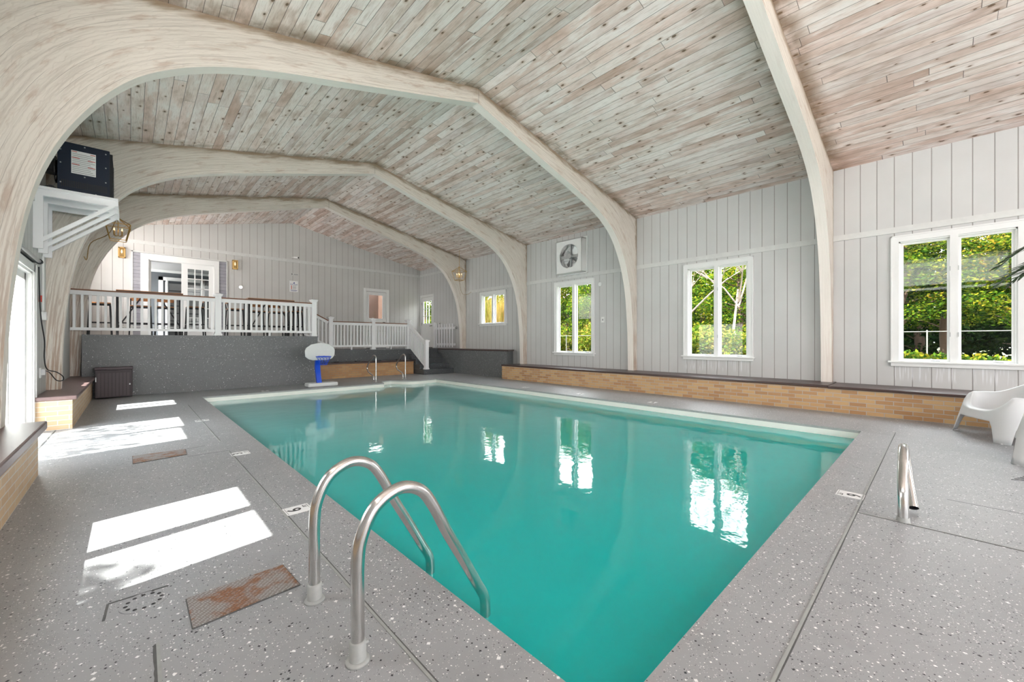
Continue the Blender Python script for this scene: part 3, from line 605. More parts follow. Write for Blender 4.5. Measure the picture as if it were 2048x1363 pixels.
t_ = empty('brick_bench', (-.75, 2, 0), 'near pale brick bench with plum slab at the left edge', 'bench')
MB().box(XL+.001, -.6, YF, 5.53, 0, .40).build('brick_base', M['brickL'], t_); MB().box(XL+.001, -.55, YF, 5.58, .40, .475).build('cap', M['slab'], t_, bevel=.012)
t_ = empty('brick_bench', (-.75, 10, 0), 'far pale brick bench with plum slab beyond the patio door', 'bench')
MB().prism([(XL+.001, 8.17, 0), (-.58, 8.17, 0), (-.58, 12.24, 0), (-.745, 12.24, 0), (-.745, 12.77, 0), (XL+.001, 12.77, 0)], (0, 0, .40)).build('brick_base', M['brickL'], t_); MB().prism([(XL+.001, 8.13, .40), (-.535, 8.13, .40), (-.535, 12.24, .40), (-.745, 12.24, .40), (-.745, 12.77, .40), (XL+.001, 12.77, .40)], (0, 0, .055)).build('cap', M['slab'], t_, bevel=.012)
# ================================================================= RAILINGS
def post(root, x, y, z0, z1, w_=.13, cap=.19):
    p = MB(); p.box(x-w_/2, x+w_/2, y-w_/2, y+w_/2, z0, z1); p.box(x-w_*.62, x+w_*.62, y-w_*.62, y+w_*.62, z0, z0+.05); o = p.build('post', M['whitev'], root, bevel=.004)
    c = MB(); h_ = cap/2
    c.box(x-h_*.86, x+h_*.86, y-h_*.86, y+h_*.86, z1, z1+.03); c.box(x-h_, x+h_, y-h_, y+h_, z1+.03, z1+.055)
    c.v += [(x+a*h_*.86, y+b*h_*.86, z1+.055) for a, b in ((-1, -1), (1, -1), (1, 1), (-1, 1))]+[(x, y, z1+.09)]; i = len(c.v)-5
    for k in range(4): c.f.append((i+k, i+(k+1) % 4, i+4)); c.m.append(0)
    c.build('post_cap', M['whitev'], o); return o
def rail(root, a, b, zb, zt, n, wood=True, bw=.042):
    """a,b = (x,y,zbase) ends; balusters between bottom rail zb and top rail zt above the base"""
    a = Vector(a); b = Vector(b); U = Vector((0, 0, 1)); th = .06
    MB().bar(a+U*(zt-.045), b+U*(zt-.045), .07, .09).build('top_rail', M['whitev'], root)
    if wood: MB().bar(a+U*(zt+.014), b+U*(zt+.014), .13, .028).build('handrail', M['hand'], root)
    MB().bar(a+U*(zb+.03), b+U*(zb+.03), .06, .06).build('bottom_rail', M['whitev'], root)
    first = None
    for k in range(n):
        p = a+(b-a)*((k+.5)/n); h0, h1 = p.z+zb+.05, p.z+zt-.08
        MB().box(p.x-bw/2, p.x+bw/2, p.y-bw/2, p.y+bw/2, h0, h1).build('baluster', M['whitev'], root)
DZ = 1.335
t_ = empty('deck_railing', (1.5, 12.36, DZ), 'tall white railing with brown handrail along the front of the bar deck', 'railing')
post(t_, 1.585, 12.36, DZ, DZ+.98); post(t_, 3.83, 12.36, DZ, DZ+.99)
rail(t_, (XL+.02, 12.36, DZ), (1.52, 12.36, DZ), .09, .925, 21); rail(t_, (1.65, 12.36, DZ), (3.765, 12.36, DZ), .09, .925, 18)
MB().box(.3, .34, 12.34, 12.38, DZ, DZ+.1).build('foot_block', M['whitev'], t_); MB().box(2.7, 2.74, 12.34, 12.38, DZ, DZ+.1).build('foot_block', M['whitev'], t_)
t_ = empty('deck_railing', (3.84, 13.8, DZ), 'short white railing on the deck end, seen through the tall front railing', 'railing')
post(t_, 3.82, 13.82, DZ, DZ+.98)
rail(t_, (3.84, 12.44, DZ), (3.84, 13.75, DZ), .09, .925, 8)
t_ = empty('stair_railing', (4.3, 13.82, .9), 'short sloping white railing with brown handrail from bar deck down to landing', 'railing')
rail(t_, (3.89, 13.82, DZ+.02), (4.72, 13.82, .93), .09, .925, 7)
t_ = empty('landing_railing', (6.2, 13.82, .9), 'level white railing with brown handrail in front of the half-glazed door', 'railing')
post(t_, 4.80, 13.82, .9, 1.93); post(t_, 6.26, 13.82, .9, 1.93); post(t_, 7.64, 13.82, .9, 1.93)
rail(t_, (4.86, 13.82, .9), (6.2, 13.82, .9), .1, .93, 12); rail(t_, (6.32, 13.82, .9), (7.58, 13.82, .9), .1, .93, 12)
for x_ in (5.5, 6.95): MB().box(x_-.02, x_+.02, 13.8, 13.84, .9, 1.0).build('foot_block', M['whitev'], t_)
t_ = empty('stair_railing', (7.75, 12.7, .18), 'steep white railing descending the concrete stairs to a lower newel post', 'railing')
post(t_, 7.75, 12.70, .18, 1.17)
rail(t_, (7.66, 13.76, .93), (7.75, 12.76, .2), .06, .92, 11, wood=False)
MB().bar((7.66, 13.76, 1.865), (7.75, 12.76, 1.135), .09, .02).build('handrail', M['whitev'], t_)
# picket gate folded against the right wall
t_ = empty('picket_gate', (9.33, 13.9, .92), 'small white picket gate folded open against the siding near the side door', 'gate')
post(t_, 9.36, 14.66, .905, 1.9, .1, .12)
MB().box(9.33, 9.36, 13.17, 14.6, 1.68, 1.77).build('cross_rail', M['whitev'], t_); MB().box(9.33, 9.36, 13.17, 14.6, 1.02, 1.11).build('cross_rail', M['whitev'], t_)
for k in range(7): MB().box(9.30, 9.33, 13.3+.19*k, 13.345+.19*k, .95, 1.9).build('picket', M['whitev'], t_)
q = MB(); q.box(9.33, 9.37, 13.1, 13.17, 1.7, 1.75); q.box(9.34, 9.37, 13.08, 13.12, 1.68, 1.78); q.build('latch', M['gal'], t_)
q = MB(); q.tube([(9.35, 14.35, 1.78), (9.36, 14.33, 1.9), (9.38, 14.28, 1.95)], .012, 6); q.build('hook', M['blackp'], t_)
# ================================================================= BAR TABLES AND STOOLS
def table(x0, x1, lab):
    y0, y1 = 13.3, 13.95; H = DZ+1.08
    t_ = empty('bar_table', ((x0+x1)/2, 13.6, DZ), lab, 'table', 'bar tables on the deck')
    MB().box(x0, x1, y0, y1, H-.022, H).build('tabletop', M['tab'], t_)
    q = MB(); q.box(x0, x1, y0, y0+.03, H-.06, H-.022); q.box(x0, x1, y1-.03, y1, H-.06, H-.022); q.box(x0, x0+.03, y0, y1, H-.06, H-.022); q.box(x1-.03, x1, y0, y1, H-.06, H-.022); q.build('frame', M['black'], t_)
    for a in (x0+.02, x1-.02):
        for b in (y0+.02, y1-.02): MB().box(a-.02, a+.02, b-.02, b+.02, DZ, H-.05).build('leg', M['black'], t_)
    for a, b in ((x0+.03, (x0+x1)/2-.12), (x1-.03, (x0+x1)/2+.12)):
        MB().bar((a, y0+.03, DZ+.18), (b, y0+.03, H-.06), .028).build('brace', M['black'], t_)
    q = MB(); q.box(x0+.02, x1-.02, y1-.04, y1-.015, DZ+.3, DZ+.33); q.build('foot_bar', M['black'], t_)
table(-.25, .98, 'long high bar table with brown top on the left part of the deck'); table(2.40, 3.58, 'long high bar table with brown top on the right part of the deck')
def stool():
    t_ = empty('bar_stool', (0, 0, 0)); h_ = .77
    MB().box(-.2, .2, -.18, .18, h_-.03, h_).build('seat', M['tab'], t_, bevel=.006)
    q = MB(); q.box(-.2, .2, -.18, -.155, h_-.055, h_-.03); q.box(-.2, .2, .155, .18, h_-.055, h_-.03); q.box(-.2, -.175, -.18, .18, h_-.055, h_-.03); q.box(.175, .2, -.18, .18, h_-.055, h_-.03); q.build('seat_frame', M['black'], t_)
    for sx in (-1, 1):
        MB().bar((sx*.215, -.195, 0), (sx*.185, -.165, h_-.03), .028).build('leg', M['black'], t_); MB().bar((sx*.215, .2, 0), (sx*.185, .165, h_-.03), .028).build('leg', M['black'], t_)
        MB().bar((sx*.185, .165, h_-.03), (sx*.185, .195, h_+.2), .026).build('back_post', M['black'], t_)
        MB().bar((sx*.205, -.185, .3), (sx*.205, .185, .3), .022).build('footrest', M['black'], t_)
    for sy in (-1, 1): MB().bar((-.205, sy*.185, .3), (.205, sy*.185, .3), .022).build('footrest', M['black'], t_)
    MB().box(-.2, .2, .18, .205, h_+.13, h_+.21).build('back_slat', M['tab'], t_, bevel=.005); return t_
st0 = stool()
places = [(-.52, 13.62, 90, 'bar stool at the left end of the left bar table, half hidden by the arch'), (.19, 14.12, 0, 'bar stool behind the left bar table, in front of the grey shingle strip'), (.68, 14.12, 0, 'bar stool behind the left bar table, in front of the open doorway'),
          (1.25, 13.62, -90, 'bar stool at the right end of the left bar table, before the paned door'), (2.13, 13.62, 90, 'bar stool at the left end of the right bar table'), (2.78, 14.12, 0, 'bar stool behind the right bar table, left one of the two there'), (3.3, 14.12, 0, 'bar stool behind the right bar table, right one of the two there'), (3.7, 13.5, -90, 'bar stool at the right end of the right bar table, near the deck corner post')]
for i, (x_, y_, a_, lab) in enumerate(places):
    o = st0 if i == 0 else copy_tree(st0)
    o.location = (x_ if i != 7 else 3.74-.12+.0, y_, DZ); o.rotation_euler.z = R(a_); tag(o, lab, 'stool', 'bar stools around the two high tables')
# ================================================================= WALL FITTINGS ON THE END WALL
def sconce(xc, lab):
    t_ = empty('wall_sconce', (xc, YB, 3.57), lab, 'lamp', 'gold wall sconces'); z0, z1 = 3.56, 3.86; y0 = YB-.09
    q = MB(); q.box(xc-.075, xc+.075, YB-.02, YB-.001, z0, z1); q.build('back_plate', M['goldf'], t_)
    q = MB()
    for a in (-1, 1): q.box(xc+a*.062-.013, xc+a*.062+.013, y0-.012, y0+.012, z0, z1); q.box(xc+a*.062-.01, xc+a*.062+.01, y0, YB-.02, z1-.03, z1); q.box(xc+a*.062-.01, xc+a*.062+.01, y0, YB-.02, z0, z0+.02)
    q.box(xc-.075, xc+.075, y0-.012, y0+.012, z1-.028, z1); q.box(xc-.075, xc+.075, y0-.012, y0+.012, z0, z0+.028); q.build('frame', M['gold'], t_)
    MB().lathe([(.035, 0), (.035, .19)], (xc, YB-.05, z0+.05), 14).build('glass_tube', M['glass'], t_, smooth=True)
    MB().lathe([(.006, 0), (.018, .02), (.02, .05), (.01, .09), (.003, .11)], (xc, YB-.05, z0+.13), 10).build('bulb', M['bulb'], t_, smooth=True)
t = NT('clear_bulb'); t.bsdf((.85, .72, .5), .15, Emission__Color=(1, .7, .35, 1), Emission__Strength=.6); M['bulb'] = t.mat
sconce(-.18, 'gold rectangular wall sconce left of the french doors'); sconce(2.505, 'gold rectangular wall sconce right of the french doors')
t_ = empty('pool_rules_sign', (4.28, YB, 2.97), 'small white notice headed POOL RULES on the grey end wall', 'sign')
MB().box(4.143, 4.422, YB-.006, YB-.001, 2.97, 3.365).build('board', M['paper'], t_)
text_obj('heading', 'POOL RULES', .042, (4.283, YB-.0065, 3.235), (1, 0, 0), (0, 0, 1), M['bluei'], t_)
q = MB(); q.prism([(4.25, YB-.008, 3.27), (4.32, YB-.008, 3.27), (4.30, YB-.008, 3.33), (4.28, YB-.008, 3.30)], (0, .001, 0)); q.build('emblem', M['bluei'], t_)
for k in range(4):
    z_ = 3.185-.035*k; MB().box(4.19, 4.222, YB-.0075, YB-.006, z_-.012, z_+.012).build('red_bullet', M['red'], t_); MB().box(4.24, 4.24+.13-.015*(k % 2), YB-.0075, YB-.006, z_-.006, z_+.006).build('text_line', M['grayi'], t_)
for z_, a in ((3.03, .11), (3.005, .09)): MB().box(4.283-a, 4.283+a, YB-.0075, YB-.006, z_-.006, z_+.006).build('text_line', M['bluei'], t_)
t_ = empty('arrow_sign', (4.3, YB, 3.58), 'tiny arrow sign with dark lettering above the pool rules notice', 'sign')
MB().box(4.19, 4.44, YB-.005, YB-.001, 3.57, 3.64).build('board', M['side_t'], t_)
q = MB(); q.prism([(4.195, YB-.007, 3.635), (4.215, YB-.007, 3.635), (4.25, YB-.007, 3.606), (4.215, YB-.007, 3.577), (4.195, YB-.007, 3.577), (4.222, YB-.007, 3.606)], (0, .001, 0)); q.build('arrow', M['ink'], t_)
for z_, a, b in ((3.615, 4.28, 4.42), (3.59, 4.27, 4.43)): MB().box(a, b, YB-.0065, YB-.005, z_-.008, z_+.008).build('text_line', M['grayi'], t_)
t_ = empty('security_camera', (4.3, YB, 4.18), 'small white bullet security camera above the notices', 'camera')
MB().lathe([(.04, 0), (.04, .012)], (4.25, YB-.02, 4.2), 12).build('base', M['white'], t_)
q = MB(); q.tube([(4.25, YB, 4.21), (4.25, YB-.05, 4.21), (4.3, YB-.09, 4.2)], .012, 8); q.tube([(4.28, YB-.06, 4.205), (4.38, YB-.17, 4.19)], .03, 12); q.build('body', M['white'], t_)
MB().tube([(4.38, YB-.17, 4.19), (4.392, YB-.182, 4.188)], .027, 12).build('lens', M['blackp'], t_)
q = MB(); q.tube([(2.665, YB-.001, 2.99), (2.665, YB-.05, 2.99)], .055, 20); tag(q.build('round_alarm', M['steel']), 'small round silver fitting on the siding beside the right sconce', 'alarm')
# ================================================================= LANTERNS
def lantern(x, y, z, lab):
    t_ = empty('cage_lantern', (x, y, z), lab, 'lamp', 'gold cage lanterns'); g = M['gold']
    for k in range(4):
        a = R(45+90*k); b = R(135+90*k); c1 = Vector((math.cos(a), math.sin(a), 0)); c2 = Vector((math.cos(b), math.sin(b), 0)); O = Vector((x, y, z))
        q = MB(); q.bar(O+c1*.17, O+c1*.27+Vector((0, 0, .32)), .014); q.bar(O+c1*.27+Vector((0, 0, .32)), O+c1*.02+Vector((0, 0, .46)), .014); q.bar(O+c1*.27+Vector((0, 0, .32)), O+c2*.27+Vector((0, 0, .32)), .014); q.bar(O+c1*.17, O+c2*.17, .014); q.build('cage_bar', g, t_)
        ca = MB(); ca.tube([O+Vector((0, 0, .1)), O+c1*.05+Vector((0, 0, .09)), O+c1*.085+Vector((0, 0, .11))], .006, 6); ca.tube([O+c1*.085+Vector((0, 0, .11)), O+c1*.085+Vector((0, 0, .19))], .013, 8); co = ca.build('candle_arm', g, t_)
        MB().lathe([(.006, 0), (.014, .015), (.013, .03), (.003, .06)], O+c1*.085+Vector((0, 0, .19)), 8).build('bulb', M['bulb'], co)
    MB().tube([(x, y, z+.46), (x, y, z+.09)], .008, 8).build('stem', g, t_)
    MB().lathe([(.03, 0), (.03, .02), (.012, .045)], (x, y, z+.45), 10).build('finial', g, t_)
    q = MB(); zc = ceil_z(x); k = z+.49
    while k < zc-.02:
        q.tube([(x, y+.0, k), (x, y, k+.045)], .006, 5); q.tube([(x-.01, y, k+.03), (x+.01, y, k+.06)], .004, 5); k += .05
    q.tube([(x, y, z+.47), (x, y, zc)], .003, 5); q.build('chain', g, t_)
lantern(-.19, 11.95, 3.33, 'gold cage lantern hanging at left just below the heater shelf'); lantern(8.66, 11.95, 3.40, 'gold cage lantern hanging on a chain at right near the side door')
q = MB(); q.tube(catmull([(8.68, 12.0, 3.45), (8.95, 12.2, 3.0), (9.35, 12.4, 2.98), (9.44, 12.2, 3.08)], 5), .006, 6); tag(q.build('lamp_cord', M['goldf']), 'thin cord drooping from the right lantern to the wall trim', 'cord')
q = MB(); q.tube(catmull([(-.22, 12.0, 3.78), (-.35, 12.3, 3.5), (-.62, 12.5, 3.3), (-.68, 12.54, 2.95), (-.72, 12.5, 3.0)], 5), .008, 6); tag(q.build('lamp_cord', M['goldf']), 'thin cord trailing from the left lantern onto the arch', 'cord')
# ================================================================= HEATER SHELF, HEATER
t_ = empty('bracket_shelf', (-.55, 8.55, 2.38), 'white timber wall shelf on three diagonal brackets at upper left', 'shelf')
sx0, sx1 = XL+.003, -.14
for k in range(5): MB().box(sx0, sx1, 8.08+.2*k, 8.08+.2*k+.194, 3.20, 3.235).build('shelf_plank', M['whitev'], t_)
for k, y_ in enumerate((8.14, 8.55, 8.96)):
    q = MB(); q.box(sx0, sx0+.09, y_-.022, y_+.022, 2.42, 3.20); q.box(sx0+.09, sx1, y_-.022, y_+.022, 3.12, 3.20); q.build('bracket', M['whitev'], t_)
    MB().bar((sx0+.06, y_+.0, 2.52), (sx1-.04, y_+.0, 3.13), .045, .045).build('diagonal_brace', M['whitev'], t_)
MB().box(sx1-.0, sx1+.012, 8.08, 9.07, 3.12, 3.235).build('front_board', M['whitev'], t_)
hz = 3.24
t_ = empty('ceiling_heater', (-.47, 8.6, hz), 'dark navy unit heater with a white label standing on the wall shelf', 'heater')
MB().box(-.73, -.22, 8.3, 8.95, hz, hz+.72).build('case', M['navy'], t_, bevel=.006)
q = MB()
for k in range(9): q.bar((-.205, 8.33, hz+.06+.07*k), (-.205, 8.92, hz+.06+.07*k), .03, .008)
q.box(-.22, -.19, 8.31, 8.34, hz+.02, hz+.68); q.box(-.22, -.19, 8.91, 8.94, hz+.02, hz+.68); q.build('louvres', M['black'], t_)
q = MB(); q.lathe([(.09, 0), (.11, .03), (.11, .17), (.06, .2)], (-.80, 8.5, hz+.3), 14)
for k in range(8): q.tube([(-.74, 8.5, hz+.36), (-.76, 8.5+.18*math.cos(k*.785), hz+.36+.18*math.sin(k*.785))], .005, 5)
q.tube([(-.76, 8.5+.18*math.cos(a*.4), hz+.36+.18*math.sin(a*.4)) for a in range(17)], .006, 5); q.build('fan_guard', M['black'], t_)
lb = MB().box(-.60, -.36, 8.296, 8.299, hz+.30, hz+.62).build('label', M['paper'], t_)
for x0, x1, z_ in ((-.595, -.545, .605), (-.415, -.365, .60), (-.595, -.52, .52), (-.44, -.365, .51), (-.595, -.52, .43), (-.44, -.365, .415)): MB().box(x0, x1, 8.294, 8.2965, hz+z_-.004, hz+z_+.004).build('red_bar', M['red'], lb)
for k in range(11): MB().box(-.59, -.37-.02*(k % 3), 8.2945, 8.2965, hz+.318+.0255*k, hz+.324+.0255*k).build('text_line', M['grayi'], lb)
for k in range(26): MB().box(-.695+.0175*k, -.686+.0175*k, 8.297, 8.3, hz+.1, hz+.19).build('vent_slot', M['blackp'], t_)
for x_, z_ in ((-.70, .15), (-.70, .42), (-.70, .6), (-.47, .69), (-.26, .66), (-.26, .46), (-.26, .25), (-.47, .27), (-.36, .05), (-.46, .03)): MB().box(x_-.007, x_+.007, 8.294, 8.3, hz+z_-.007, hz+z_+.007).build('screw', M['gal'], t_)
q = MB(); q.tube(catmull([(-.74, 8.32, hz+.05), (-.8, 8.28, hz+.06), (-.9, 8.3, hz+.02)], 4), .01, 6); q.box(-.80, -.76, 8.2, 8.24, hz, hz+.06); tag(q.build('heater_cord', M['blackp']), 'short black power cord on the shelf behind the heater', 'cord')
# rod, conduit, cord, outlets by the patio door
t_ = empty('curtain_rod', (-.86, 7, 2.17), 'thick grey rod with black end cap above the patio door', 'rod')
MB().tube([(-.87, 5.6, 2.24), (-.87, 8.08, 2.24)], .022, 12).build('rod', M['gal'], t_, smooth=True); MB().tube([(-.87, 8.08, 2.24), (-.87, 8.14, 2.24)], .034, 12).build('end_cap', M['blackp'], t_); MB().box(XL+.001, -.87, 5.7, 8.1, 2.22, 2.25).build('bracket', M['blackp'], t_)
t_ = empty('wall_conduit', (XL, 8.75, 1.5), 'white vertical conduit ending in a switch box beside the patio door', 'conduit')
MB().tube([(XL+.014, 8.86, 1.62), (XL+.014, 8.86, 2.42)], .013, 8).build('pipe', M['white'], t_); MB().box(XL+.001, XL+.05, 8.8, 8.92, 1.50, 1.62).build('switch_box', M['white'], t_, bevel=.006)
q = MB(); q.tube(catmull([(-.9, 8.35, 2.2), (-.91, 8.5, 1.85), (-.90, 8.55, 1.5), (-.89, 8.75, 1.2), (-.90, 8.83, .95), (-.88, 8.9, .79), (-.8, 9.0, .74), (-.74, 9.05, .67), (-.74, 9.05, .61), (-.80, 9.0, .62), (-.86, 8.93, .74), (-.89, 8.74, .78)], 6), .007, 6); tag(q.build('power_cord', M['blackp']), 'black power cord hanging in a loop beside the patio door', 'cord')
q = MB(); q.tube([(-.905, 8.53, 1.83), (-.907, 8.54, 1.74)], .016, 8); tag(q.build('cord_connector', M['red']), 'dark red connector on the cord above the outlet by the patio door', 'connector')
t_ = empty('wall_outlet', (XL, 8.72, .7), 'white outlet with plug low beside the patio door', 'outlet')
MB().box(XL+.001, XL+.012, 8.66, 8.78, .68, .82).build('plate', M['white'], t_); MB().box(XL+.012, XL+.05, 8.70, 8.77, .72, .80).build('plug', M['plastg'], t_)
t_ = empty('wall_outlet', (XR, 6.36, 1.7), 'white switch plate on the siding right of the middle tall window', 'outlet')
MB().box(XR-.008, XR-.001, 6.31, 6.41, 1.71, 1.86).build('plate', M['white'], t_); MB().box(XR-.014, XR-.008, 6.345, 6.375, 1.76, 1.81).build('switch', M['grayi'], t_)
q = MB(); q.tube([(XR-.001, 6.45, 2.77), (XR-.01, 6.45, 2.77)], .055, 20); tag(q.build('wall_disc', M['white']), 'flat white disc on the siding beside the top of the middle tall window', 'disc')
# ================================================================= EXHAUST FAN BOX
t_ = empty('exhaust_fan', (9.3, 7.36, 3.15), 'white square exhaust fan box with round opening high on the right wall', 'fan')
yc, zc, r_ = 7.37, 3.655, .345; X = 9.21; q = MB(); N = 48; y0, y1, z0, z1 = 6.9, 7.84, 3.175, 4.125; ring = []; sq = []
for k in range(N):
    a = 2*math.pi*k/N; cy, sy = math.cos(a), math.sin(a); ring.append((X, yc+r_*cy, zc+r_*sy)); s_ = 1/max(abs(cy), abs(sy)); sq.append((X, min(max(yc+.475*cy*s_, y0), y1), min(max(zc+.475*sy*s_, z0), z1)))
for k in range(N):
    j = (k+1) % N; q.poly([ring[k], ring[j], sq[j], sq[k]]); q.poly([ring[k], ring[j], (X+.03, ring[j][1], ring[j][2]), (X+.03, ring[k][1], ring[k][2])])
q.box(X, XR-.025, y0, y0+.012, z0, z1); q.box(X, XR-.025, y1-.012, y1, z0, z1); q.box(X, XR-.025, y0, y1, z0, z0+.012); q.box(X, XR-.025, y0, y1, z1-.012, z1); q.build('housing', M['white'], t_)
q = MB(); q.box(XR-.03, XR-.001, 6.86, 7.9, 3.135, 3.17); q.box(XR-.03, XR-.001, 6.86, 7.9, 4.14, 4.19); q.box(XR-.03, XR-.001, 6.86, 6.9, 3.17, 4.14); q.box(XR-.03, XR-.001, 7.85, 7.9, 3.17, 4.14); q.box(XR-.06, XR-.03, 6.86, 7.9, 3.135, 3.15); q.build('flange', M['white'], t_)
q = MB()
for k in range(N):
    j = (k+1) % N; q.poly([(X+.03, ring[k][1], ring[k][2]), (X+.03, ring[j][1], ring[j][2]), (XR-.03, ring[j][1], ring[j][2]), (XR-.03, ring[k][1], ring[k][2])])
q.build('duct_ring', M['steel'], t_, smooth=True)
for k in range(8): MB().bar((XR-.025, yc-.36, zc-.3+.085*k), (XR-.025, yc+.36, zc-.3+.085*k), .004, .07, m=0).build('shutter_slat', M['paper'], t_)
q = MB(); q.bar((X+.1, yc-.02, zc-.34), (X+.1, yc-.02, zc+.34), .06, .03); q.bar((X+.1, yc-.34, zc), (X+.1, yc+.34, zc), .03, .07); q.build('support_bar', M['gal'], t_)
q = MB(); q.tube([(X+.02, yc, zc), (X+.16, yc, zc)], .075, 16); q.build('motor', M['gal'], t_)
for k in range(4):
    a = R(35+90*k); u = Vector((0, math.cos(a), math.sin(a))); v_ = Vector((.04, -math.sin(a)*.09, math.cos(a)*.09)); c_ = Vector((X+.18, yc, zc)); q = MB(); q.prism([c_+u*.05-v_*.5, c_+u*.05+v_*.5, c_+u*.30+v_, c_+u*.30-v_], (.004, 0, 0)); q.build('blade', M['gal'], t_)
# ================================================================= STORAGE BOX, HOOP
t_ = empty('storage_box', (-.25, 12.05, 0), 'dark brown resin storage box with ribbed front against the platform', 'box')
q = MB(); q.box(-.53, .03, 11.88, 12.22, .02, .60); q.build('body', M['brownp'], t_, bevel=.008)
for k in range(9): MB().box(-.495+.055*k, -.455+.055*k, 11.872, 11.882, .05, .53).build('rib', M['brownr'], t_)
q = MB(); q.box(-.54, .04, 11.865, 12.235, .60, .65); q.build('lid', M['brownr'], t_, bevel=.01); MB().box(-.31, -.19, 11.855, 11.87, .585, .61).build('handle', M['brownp'], t_, bevel=.004)
MB().box(-.525, -.51, 11.866, 11.88, .36, .45).build('silver_clip', M['gal'], t_); MB().box(-.02, .0, 11.866, 11.88, .27, .30).build('silver_clip', M['gal'], t_)
t_ = empty('pool_basketball_hoop', (3.7, 11.3, 0), 'poolside basketball hoop with white backboard, blue pole and white base', 'hoop')
q = MB(); q.box(3.33, 4.08, 11.15, 11.50, 0, .10); q.build('base', M['plastg'], t_, bevel=.03)
q = MB()
pts = catmull([(3.63, 11.28, .09), (3.60, 11.28, .35), (3.575, 11.24, .6), (3.585, 11.16, .8), (3.60, 11.14, .88)], 5)
for i in range(len(pts)-1): q.bar(pts[i], pts[i+1]+(pts[i+1]-pts[i])*.05, .115, .085, up=(0, 1, 0))
q.build('pole', M['blue'], t_)
prof = [(-.36, .80), (-.37, .95), (-.34, 1.02), (-.22, 1.11), (0, 1.155), (.22, 1.12), (.33, 1.04), (.37, .97), (.36, .82), (.30, .74), (.20, .70), (-.18, .70), (-.28, .73)]
q = MB(); q.prism([(3.60+a, 11.09, b) for a, b in prof], (0, .035, 0)); q.build('backboard', M['plastg'], t_, bevel=.01)
rc = Vector((3.605, 10.86, .80)); rr = .175
q = MB(); q.tube([rc+Vector((math.cos(a*R(15))*rr, math.sin(a*R(15))*rr, 0)) for a in range(25)], .011, 8, caps=False); q.bar(rc+Vector((-.06, rr, 0)), (3.60, 11.09, .79), .03); q.bar(rc+Vector((.06, rr, 0)), (3.72, 11.09, .79), .03); q.build('rim', M['blue'], t_)
q = MB(); K = 12
for lv in range(4):
    ra, rb = rr*(1-.15*lv), rr*(1-.15*(lv+1)); za, zb = -.055*lv, -.055*(lv+1)
    for k in range(K):
        a = 2*math.pi*(k+.5*(lv % 2))/K
        for s_ in (-.5, .5):
            b = a+s_*2*math.pi/K; q.tube([rc+Vector((math.cos(a)*ra, math.sin(a)*ra, za)), rc+Vector((math.cos(b)*rb, math.sin(b)*rb, zb))], .0035, 5)
q.build('net', M['blue'], t_)
# ================================================================= STAINLESS RAILS
t_ = empty('pool_ladder', (.62, 1.75, 0), 'stainless pool ladder with two looping handrails at the near pool edge', 'ladder')
pf = [(.62, 0), (.62, .2), (.62, .36), (.635, .46), (.69, .56), (.79, .605), (.885, .575), (.95, .49), (1.02, .355), (1.11, .20), (1.185, .065), (1.232, -.02), (1.24, -.08), (1.24, -.13)]
for y_ in (1.99, 1.5):
    P = catmull([(x_, y_, z_) for x_, z_ in pf], 6); q = MB(); q.tube(P, .0248, 20); o = q.build('handrail', M['steel'], t_, smooth=True)
    MB().tube([(1.24, y_, -.12), (1.24, y_, -1.3)], .0225, 14).build('submerged_rail', M['steelw'], t_, smooth=True)
    q = MB(); q.lathe([(.036, 0), (.032, .01), (.031, .075), (.0255, .08)], (.62, y_, 0), 20); so2 = q.build('socket', M['nose'], t_, smooth=True)
    q = MB(); q.lathe([(.045, 0), (.042, .006), (.03, .012)], (.62, y_, 0), 20); q.build('socket_base', M['nose'], so2, smooth=True); MB().tube([(.645, y_-.012, .065), (.655, y_-.014, .065)], .007, 8).build('set_screw', M['nose'], so2)
for z_ in (-.35, -.62, -.9): MB().box(1.2, 1.28, 1.5, 1.99, z_-.012, z_+.012).build('tread', M['steelw'], t_)
def grab(x, y0, lab):
    t_ = empty('grab_rail', (x, y0, 0), lab, 'rail', 'looped stainless grab rails at the pool steps')
    P = catmull([(x, y0, 0), (x, y0, .3), (x, y0-.0, .64), (x, y0+.03, .735), (x, y0+.11, .775), (x, y0+.22, .735), (x, y0+.42, .60), (x, y0+.57, .46), (x, y0+.60, .36), (x, y0+.52, .27), (x, y0+.36, .225), (x, y0+.20, .17), (x, y0+.15, .08), (x, y0+.15, 0)], 6)
    MB().tube(P, .021, 14).build('rail', M['steel'], t_, smooth=True)
    for yy in (y0, y0+.15): MB().lathe([(.045, 0), (.04, .012), (.024, .02)], (x, yy, 0), 14).build('base_flange', M['steel'], t_, smooth=True)
grab(5.22, 11.32, 'looped stainless grab rail nearer the basketball hoop, left of its pair'); grab(6.33, 11.62, 'looped stainless grab rail nearer the stairs, right of its pair')
t_ = empty('deck_rail', (3.75, .17, 0), 'single bent stainless deck rail standing near the right pool corner', 'rail')
P = catmull([(3.735, .165, 0), (3.745, .166, .12), (3.765, .167, .2), (3.83, .170, .29), (3.93, .174, .37), (4.06, .179, .415), (4.17, .182, .41), (4.22, .18, .36), (4.19, .170, .29), (4.12, .157, .2), (4.04, .140, .11), (3.975, .124, .035)], 6)
MB().tube(P, .029, 18, caps=False).build('rail', M['steel'], t_, smooth=True)
MB().tube([P[-3], P[-1]], .0285, 18, caps=False).build('inner_wall', M['blackp'], t_)
MB().lathe([(.039, 0), (.034, .008), (.032, .03)], (3.735, .165, 0), 16).build('socket', M['nose'], t_, smooth=True)
